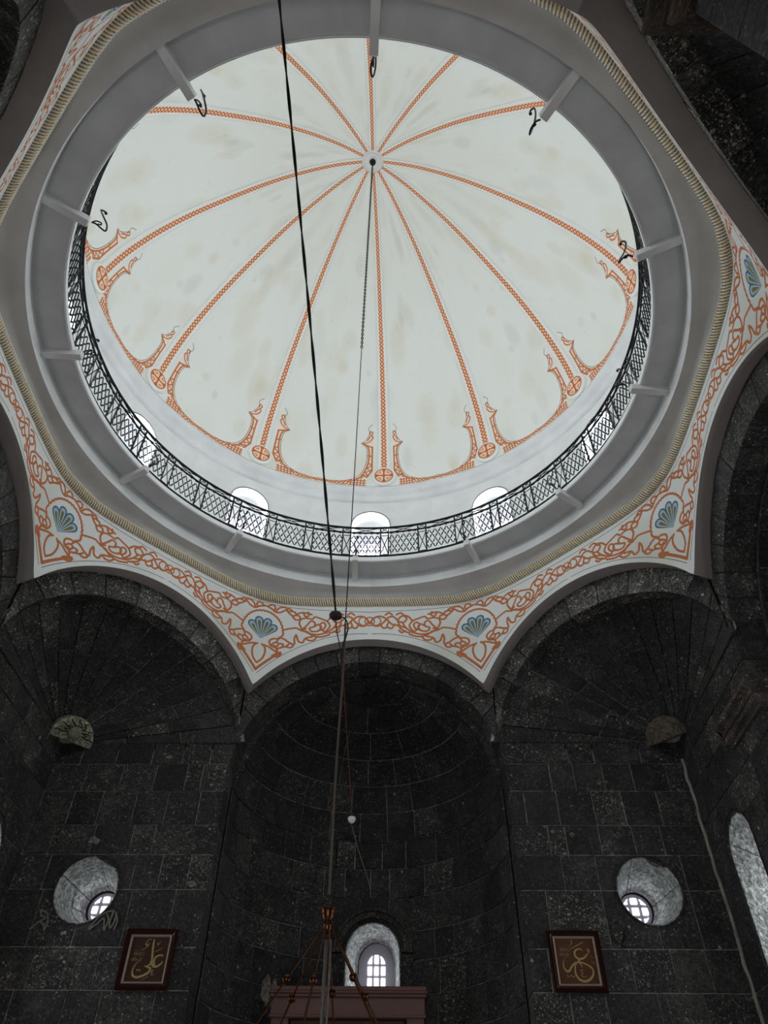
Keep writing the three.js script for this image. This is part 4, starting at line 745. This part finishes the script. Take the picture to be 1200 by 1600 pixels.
function writing(kind) {
  return (g) => {
    const S = (pts, w) => strokeBlobs(g, pts.map(([u, v]) => [OX(u), OY(v)]), w);
    if (kind === 0) {
      S([[0.58, 0.05], [0.585, 0.16], [0.6, 0.32], [0.63, 0.5], [0.66, 0.62], [0.73, 0.67], [0.82, 0.655], [0.9, 0.59], [0.915, 0.545]], [12, 26, 26, 26, 28, 30, 28, 18, 6]);
      S([[0.91, 0.44], [0.86, 0.415], [0.78, 0.425], [0.71, 0.47], [0.695, 0.55], [0.73, 0.66]], [8, 22, 22, 24, 24, 24]);
      S([[0.63, 0.5], [0.6, 0.62], [0.52, 0.66], [0.47, 0.655], [0.55, 0.68], [0.63, 0.71], [0.61, 0.79], [0.5, 0.855], [0.36, 0.9], [0.25, 0.89], [0.19, 0.83], [0.18, 0.73], [0.22, 0.63], [0.27, 0.57]], [20, 24, 16, 10, 18, 30, 32, 32, 32, 28, 24, 18, 12, 5]);
      S([[0.52, 0.06], [0.46, 0.05], [0.4, 0.1], [0.38, 0.17], [0.42, 0.19], [0.46, 0.15], [0.44, 0.2], [0.39, 0.26], [0.27, 0.31]], [6, 9, 10, 14, 16, 12, 12, 10, 4]);
      S([[0.69, 0.12], [0.71, 0.19], [0.76, 0.1]], [6, 9, 5]); S([[0.65, 0.34], [0.75, 0.3], [0.84, 0.25]], [5, 8, 6]); S([[0.45, 0.965], [0.56, 0.91], [0.62, 0.875]], [5, 9, 6]);
      S([[0.75, 0.76], [0.7, 0.745], [0.68, 0.775], [0.72, 0.79], [0.68, 0.82], [0.71, 0.855], [0.77, 0.83]], [5, 9, 9, 8, 10, 10, 5]);
      for (const x of [0.29, 0.35]) S([[x, 0.74], [x + 0.02, 0.76]], [16, 16]); smallText(g, 36, 190, 1.75);
    } else {
      S([[0.7, 0.27], [0.64, 0.235], [0.55, 0.245], [0.48, 0.31], [0.49, 0.4], [0.56, 0.455], [0.63, 0.455], [0.73, 0.42], [0.81, 0.36]], [8, 18, 24, 26, 26, 26, 28, 22, 8]);
      S([[0.6, 0.455], [0.53, 0.52], [0.43, 0.56], [0.35, 0.63], [0.28, 0.715], [0.22, 0.725], [0.16, 0.67], [0.145, 0.56], [0.19, 0.46]], [20, 22, 24, 26, 30, 28, 20, 14, 5]);
      S([[0.53, 0.52], [0.63, 0.535], [0.75, 0.58], [0.86, 0.65], [0.89, 0.74], [0.84, 0.84], [0.73, 0.92], [0.6, 0.94], [0.49, 0.89], [0.43, 0.78], [0.43, 0.66], [0.47, 0.57], [0.53, 0.52]], [18, 20, 20, 22, 24, 28, 32, 32, 28, 22, 18, 18, 16]);
      S([[0.54, 0.53], [0.6, 0.58], [0.61, 0.64]], [20, 16, 4]); S([[0.38, 0.24], [0.56, 0.16], [0.74, 0.08]], [8, 12, 9]); S([[0.41, 0.03], [0.45, 0.07], [0.42, 0.13], [0.35, 0.2]], [7, 12, 9, 4]);
      S([[0.87, 0.25], [0.84, 0.23], [0.83, 0.27], [0.87, 0.28], [0.84, 0.33], [0.69, 0.39]], [6, 10, 11, 11, 9, 4]); S([[0.9, 0.38], [0.92, 0.43], [0.95, 0.43]], [6, 10, 4]); S([[0.9, 0.5], [0.94, 0.56], [0.96, 0.49]], [5, 9, 4]); S([[0.94, 0.56], [0.94, 0.62]], [8, 3]);
      S([[0.64, 0.7], [0.58, 0.7], [0.57, 0.74], [0.62, 0.76], [0.57, 0.81], [0.62, 0.85], [0.7, 0.83]], [5, 9, 9, 8, 10, 10, 5]); smallText(g, 40, 120, 1.5);
      S([[0.42, 0.78], [0.4, 0.83], [0.34, 0.85], [0.32, 0.8]], [6, 8, 8, 6]); S([[0.32, 0.8], [0.26, 0.84], [0.2, 0.83], [0.22, 0.79]], [6, 8, 8, 5]);
    }
  };
}
function calligraphy(kind, label, pos, tint) {
  const f = thing('framed_calligraphy', label, 'picture', pos), w = 0.84, h = 0.86;
  const WOOD = new THREE.MeshStandardMaterial({ map: canvasTex(128, 512, (g) => { g.fillStyle = '#3a1d13'; g.fillRect(0, 0, 128, 512); reseed(60 + kind); for (let k = 0; k < 240; k++) { g.strokeStyle = `rgba(${rnd() < 0.5 ? '20,8,4' : '96,52,32'},${rnd(0.08, 0.3)})`; g.beginPath(); let x = rnd(128); g.moveTo(x, 0); g.bezierCurveTo(x + rnd(-8, 8), 170, x + rnd(-8, 8), 340, x + rnd(-8, 8), 512); g.stroke(); } }), roughness: 0.22, color: new THREE.Color().setRGB(0.6, 0.5, 0.48) });
  const BEAD = new THREE.MeshStandardMaterial({ color: 0xb3a392, roughness: 0.28, metalness: 0.3 });
  const strip = (len, prof) => { const s = new THREE.Shape(); prof.forEach((p, i) => i ? s.lineTo(...p) : s.moveTo(...p)); s.closePath(); return [s, len]; };
  // four mitred mouldings: profile across (from outer edge inwards) and out from the wall
  const outer = [[0, 0], [0, 0.05], [0.012, 0.062], [0.05, 0.062], [0.07, 0.045], [0.085, 0.04], [0.085, 0.0]], bead = [[0.085, 0.0], [0.085, 0.045], [0.095, 0.056], [0.108, 0.045], [0.118, 0.022], [0.118, 0]];
  const side = (prof, L, k) => gridGeo((u, v) => { const p = prof[u], x = (L / 2 - p[0]) * (v ? 1 : -1), yy = (k % 2 ? w : h) / 2 - p[0]; return V(x, yy, p[1]); }, range(0, prof.length - 1, prof.length - 1), [0, 1], (u, v, q) => [prof[u][0] * 3, q.x * 1.2], V(0, 0, 3));
  for (let k = 0; k < 4; k++) { for (const [nm, pr, mt] of [['frame_side', outer, WOOD], ['bead', bead, BEAD]]) { const m = mesh(nm, side(pr, k % 2 ? h : w, k).toNonIndexed(), mt, f); m.geometry.computeVertexNormals(); m.rotation.z = k * Math.PI / 2; } }
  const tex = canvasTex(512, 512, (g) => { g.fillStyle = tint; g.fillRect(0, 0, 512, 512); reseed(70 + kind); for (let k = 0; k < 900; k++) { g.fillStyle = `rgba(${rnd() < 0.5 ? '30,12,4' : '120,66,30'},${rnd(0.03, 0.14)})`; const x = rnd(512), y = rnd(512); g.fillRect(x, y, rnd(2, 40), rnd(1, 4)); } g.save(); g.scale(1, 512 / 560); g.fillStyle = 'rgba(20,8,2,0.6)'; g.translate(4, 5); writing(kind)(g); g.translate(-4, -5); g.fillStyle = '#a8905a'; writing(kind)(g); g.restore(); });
  const bump = canvasTex(512, 512, (g) => { g.fillStyle = '#000'; g.fillRect(0, 0, 512, 512); g.scale(1, 512 / 560); g.fillStyle = '#fff'; writing(kind)(g); }); bump.colorSpace = THREE.NoColorSpace;
  mesh('panel', new THREE.BoxGeometry(w - 0.23, h - 0.23, 0.02).translate(0, 0, 0.014), new THREE.MeshStandardMaterial({ map: tex, bumpMap: bump, bumpScale: 0.006, roughness: 0.45 }), f);
  mesh('backing_board', new THREE.BoxGeometry(w - 0.01, h - 0.01, 0.012).translate(0, 0, 0.004), WOOD, f);
  return f;
}
calligraphy(0, 'dark wooden frame with pale raised Arabic calligraphy on the wall below the left round window', V(-3.43, 3.34, -W + 0.025), '#3d2113');
calligraphy(1, 'brown wooden frame with raised gold Arabic calligraphy on the wall below the right round window', V(3.43, 3.34, -W + 0.025), '#542f17');
// ---- wooden prayer niche surround standing in the apse
{
  const m = thing('prayer_niche', 'brown prayer niche surround with a stepped cornice standing below the arched apse window', 'mihrab', V(-0.28, FLOOR, -7.9));
  const WD = new THREE.MeshStandardMaterial({ color: 0x6a4b42, roughness: 0.6 }), WD2 = new THREE.MeshStandardMaterial({ color: 0x55382c, roughness: 0.6 });
  const H = 3.33 + EYE, w = 2.66, box = (nm, bw, bh, bd, x, y, z, mt = WD) => mesh(nm, beveledBox(bw, bh, bd, 0.012).translate(x, y, z), mt, m);
  box('pier', 0.3, H - 0.44, 0.5, -w / 2 + 0.17, (H - 0.44) / 2, 0); box('pier', 0.3, H - 0.44, 0.5, w / 2 - 0.17, (H - 0.44) / 2, 0); box('lintel', w, 0.28, 0.52, 0, H - 0.29, 0.0); box('lintel_moulding', w + 0.03, 0.05, 0.58, 0, H - 0.43, 0.0); box('cornice', w + 0.06, 0.05, 0.6, 0, H - 0.13, 0); box('cornice', w + 0.1, 0.04, 0.64, 0, H - 0.085, 0); box('cornice', w + 0.06, 0.07, 0.62, 0, H - 0.03, 0);
  box('back_panel', w - 0.6, H - 0.44, 0.1, 0, (H - 0.44) / 2, -0.12, WD2); box('frame_strip', 0.06, H - 0.6, 0.12, -w / 2 + 0.36, (H - 0.6) / 2, 0.1, WD2); box('frame_strip', 0.06, H - 0.6, 0.12, w / 2 - 0.36, (H - 0.6) / 2, 0.1, WD2); box('frame_strip', w - 0.7, 0.07, 0.12, 0, H - 0.5, 0.1, WD2);
}
// ---- carved half-round corbels at the foot of the squinch fans
function corbel(label, side, mat, build) {
  const g = thing('carved_corbel', label, 'corbel', V(side * 5.83, 7.06, -5.83)); g.rotation.y = -side * Math.PI / 4;
  build(g, mat); return g;
}
{
  const D1 = new THREE.MeshStandardMaterial({ map: limeMap, bumpMap: limeBump, bumpScale: 0.02, roughness: 0.9, color: new THREE.Color().setRGB(0.8, 0.8, 0.55) }), D2 = new THREE.MeshStandardMaterial({ map: limeMap, bumpMap: limeBump, bumpScale: 0.02, roughness: 0.9, color: new THREE.Color().setRGB(0.3, 0.24, 0.17) });
  const halfDisc = (r, d, b) => { const s = new THREE.Shape(); s.absarc(0, 0, r - b, 0, Math.PI); s.closePath(); return new THREE.ExtrudeGeometry(s, { depth: d - 2 * b, bevelEnabled: true, bevelThickness: b, bevelSize: b, bevelSegments: 2, curveSegments: 28 }); };
  const tilt = (g) => g.rotateX(0.5);
  corbel('pale greenish half-round carved corbel with petal lines in the left corner', -1, D1, (g, m) => {
    const dark = stoneMat(stoneA, [0.55, 0.5, 0.42]);
    mesh('block', tilt(halfDisc(0.44, 0.34, 0.05).translate(0, 0, -0.2)), m, g); mesh('rosette', tilt(new THREE.SphereGeometry(0.13, 20, 12, 0, Math.PI * 2, 0, Math.PI / 2).scale(1, 0.5, 1).rotateX(Math.PI / 2).translate(0, 0.14, 0.13)), m, g);
    for (let k = 0; k < 7; k++) { const a = Math.PI * (k + 0.5) / 7, x = Math.cos(a), y = Math.sin(a); mesh('petal_groove', tilt(tube([V(0.15 * x, 0.1 + 0.12 * y, 0.142), V(0.26 * x + 0.05 * y, 0.04 + 0.26 * y, 0.146), V(0.33 * x - 0.03 * y, 0.03 + 0.34 * y, 0.142), V(0.4 * x, 0.4 * y, 0.132)], 0.012, 14, 5)), dark, g); }
    for (let k = 0; k < 6; k++) { const a = Math.PI * (k + 1) / 7, x = Math.cos(a), y = Math.sin(a); mesh('petal_groove', tilt(tube([V(0.25 * x + 0.06 * y, 0.04 + 0.25 * y, 0.144), V(0.18 * x, 0.08 + 0.19 * y, 0.146), V(0.25 * x - 0.06 * y, 0.04 + 0.25 * y, 0.144)], 0.009, 12, 5)), dark, g); }
  });
  corbel('brown half-round corbel with concentric carved arcs at the head of the right corner', 1, D2, (g, m) => {
    for (const [r, d] of [[0.42, 0.2], [0.35, 0.24], [0.27, 0.2], [0.19, 0.25], [0.11, 0.3]]) mesh('ring', tilt(halfDisc(r, d, 0.03).translate(0, 0, -0.1)), m, g);
  });
}
// ---- impost cornices at the springing of the side and back arches
{
  const MT = stoneMat(stoneA, [2.6, 2.2, 2.0]), prof = [[0, 0], [0.0, 0.42], [0.2, 0.42], [0.2, 0.34], [0.12, 0.28], [0.12, 0.2], [0.1, 0.19], [0.1, 0.1], [0.04, 0.06], [0.04, 0]];
  // profile swept along the wall, round the corner and into the arch
  function impost(label, M, len, colour) {
    const t = thing('impost_cornice', label, 'cornice'); const up = 5.83;
    const path = [[0, len], [0, 0], [0.55, 0]];   // along the wall, then into the opening
    const geo = new Tri(), pt = (i, k) => { const p = prof[k]; if (i === 0) return V(-p[0], up + p[1], -len); if (i === 1) return V(-p[0], up + p[1], p[0]); return V(0.5, up + p[1], p[0]); };
    for (let i = 0; i < 2; i++) for (let k = 0; k < prof.length; k++) { const k2 = (k + 1) % prof.length, a = pt(i, k), b = pt(i + 1, k), c = pt(i + 1, k2), d = pt(i, k2), s = i ? 1 : 3, L = i ? 0.5 : len; geo.quad(a, d, c, b, [0, k * 0.2], [0, k * 0.2 + 0.2], [L, k * 0.2 + 0.2], [L, k * 0.2]); }
    for (let k = 1; k < prof.length - 1; k++) geo.tri(pt(0, 0), pt(0, k + 1), pt(0, k), [0, 0], [0.1, 0.2], [0.2, 0.1]);
    const m = mesh('moulding', geo.build(), colour || MT, t); m.applyMatrix4(M);
    for (let k = 0; k < 7; k++) { const b = mesh('dentil', beveledBox(0.05, 0.06, 0.05, 0.008).translate(0.03 + k * 0.075, up + 0.31, 0.15), colour || MT, t); b.applyMatrix4(M); }
    return t;
  }
  impost('stepped stone cornice projecting from the right wall beside the dark side arch', new THREE.Matrix4().setPosition(6.1, 0, -2.66), 1.3);
  const back = impost('brown carved impost moulding seen from below at the top right of the picture', new THREE.Matrix4().makeRotationY(-Math.PI / 2).setPosition(2.66, 0, 6.1), 0.9, stoneMat(stoneA, [1.5, 1.05, 0.6]));
}
// ---- carved reliefs beside the round windows
{
  const PALE = new THREE.MeshStandardMaterial({ map: limeMap, bumpMap: limeBump, bumpScale: 0.02, roughness: 0.9, color: new THREE.Color().setRGB(0.8, 0.74, 0.66) }), DK = BASALT[4];
  const relief = (label, x, y, outlines, mt, flip = 1) => {
    const g = thing('carved_relief', label, 'carving', V(x, y, -W + 0.015));
    for (const pts of outlines) { const s = new THREE.Shape(), p = pts.map(([a, b]) => new THREE.Vector2(a * flip, b)); s.moveTo(p[0].x, p[0].y); s.splineThru([...p.slice(1), p[0]]); mesh('leaf', new THREE.ExtrudeGeometry(s, { depth: 0.012, bevelEnabled: true, bevelThickness: 0.012, bevelSize: 0.008, bevelSegments: 2, curveSegments: 16 }), mt, g); }
  };
  const lines = (label, x, y, list) => { const g = thing('carved_relief', label, 'carving', V(x, y, -W + 0.02)); for (const l of list) mesh('carved_line', tube(l.map(([a, b]) => V(a, b, 0)), 0.017, 20, 6).scale(1, 1, 0.7), PALE, g); };
  const bird = [[[-0.18, -0.15], [-0.08, -0.05], [0.0, 0.0], [0.04, 0.03]], [[-0.1, 0.14], [0.02, 0.1], [0.08, -0.02], [0.07, -0.17]], [[-0.1, 0.14], [-0.05, 0.05], [0.03, 0.04]], [[0.07, -0.17], [0.03, -0.08], [-0.04, -0.04]]];
  const bird2 = [[[-0.22, -0.16], [-0.12, 0.02], [0.0, 0.11], [0.13, 0.14]], [[-0.21, -0.15], [-0.1, -0.06], [-0.02, 0.02], [0.02, -0.08], [0.04, -0.17]], [[0.04, -0.17], [0.07, -0.02], [0.02, 0.09]], [[0.13, 0.14], [0.1, 0.0], [0.13, -0.14], [0.18, 0.0], [0.17, 0.12]], [[0.2, -0.15], [0.22, -0.02], [0.18, 0.08]]];
  lines('pale carved bird-like relief on the stone at lower left of the left round window', -5.33, 3.92, bird);
  lines('pale carved winged relief on the stone at lower right of the left round window', -4.3, 3.92, bird2);
  relief('dark carved leaf relief at the lower left corner of the right round window block', 4.3, 3.72, [[[-0.2, 0.14], [-0.08, 0.12], [-0.06, 0.0], [-0.12, -0.12], [-0.2, -0.04]], [[-0.1, -0.14], [0.0, -0.06], [0.02, 0.06], [0.1, 0.08], [0.14, 0.0], [0.06, -0.04], [0.14, -0.14], [0.02, -0.17]]], DK);
}
renderer.render(scene, camera);
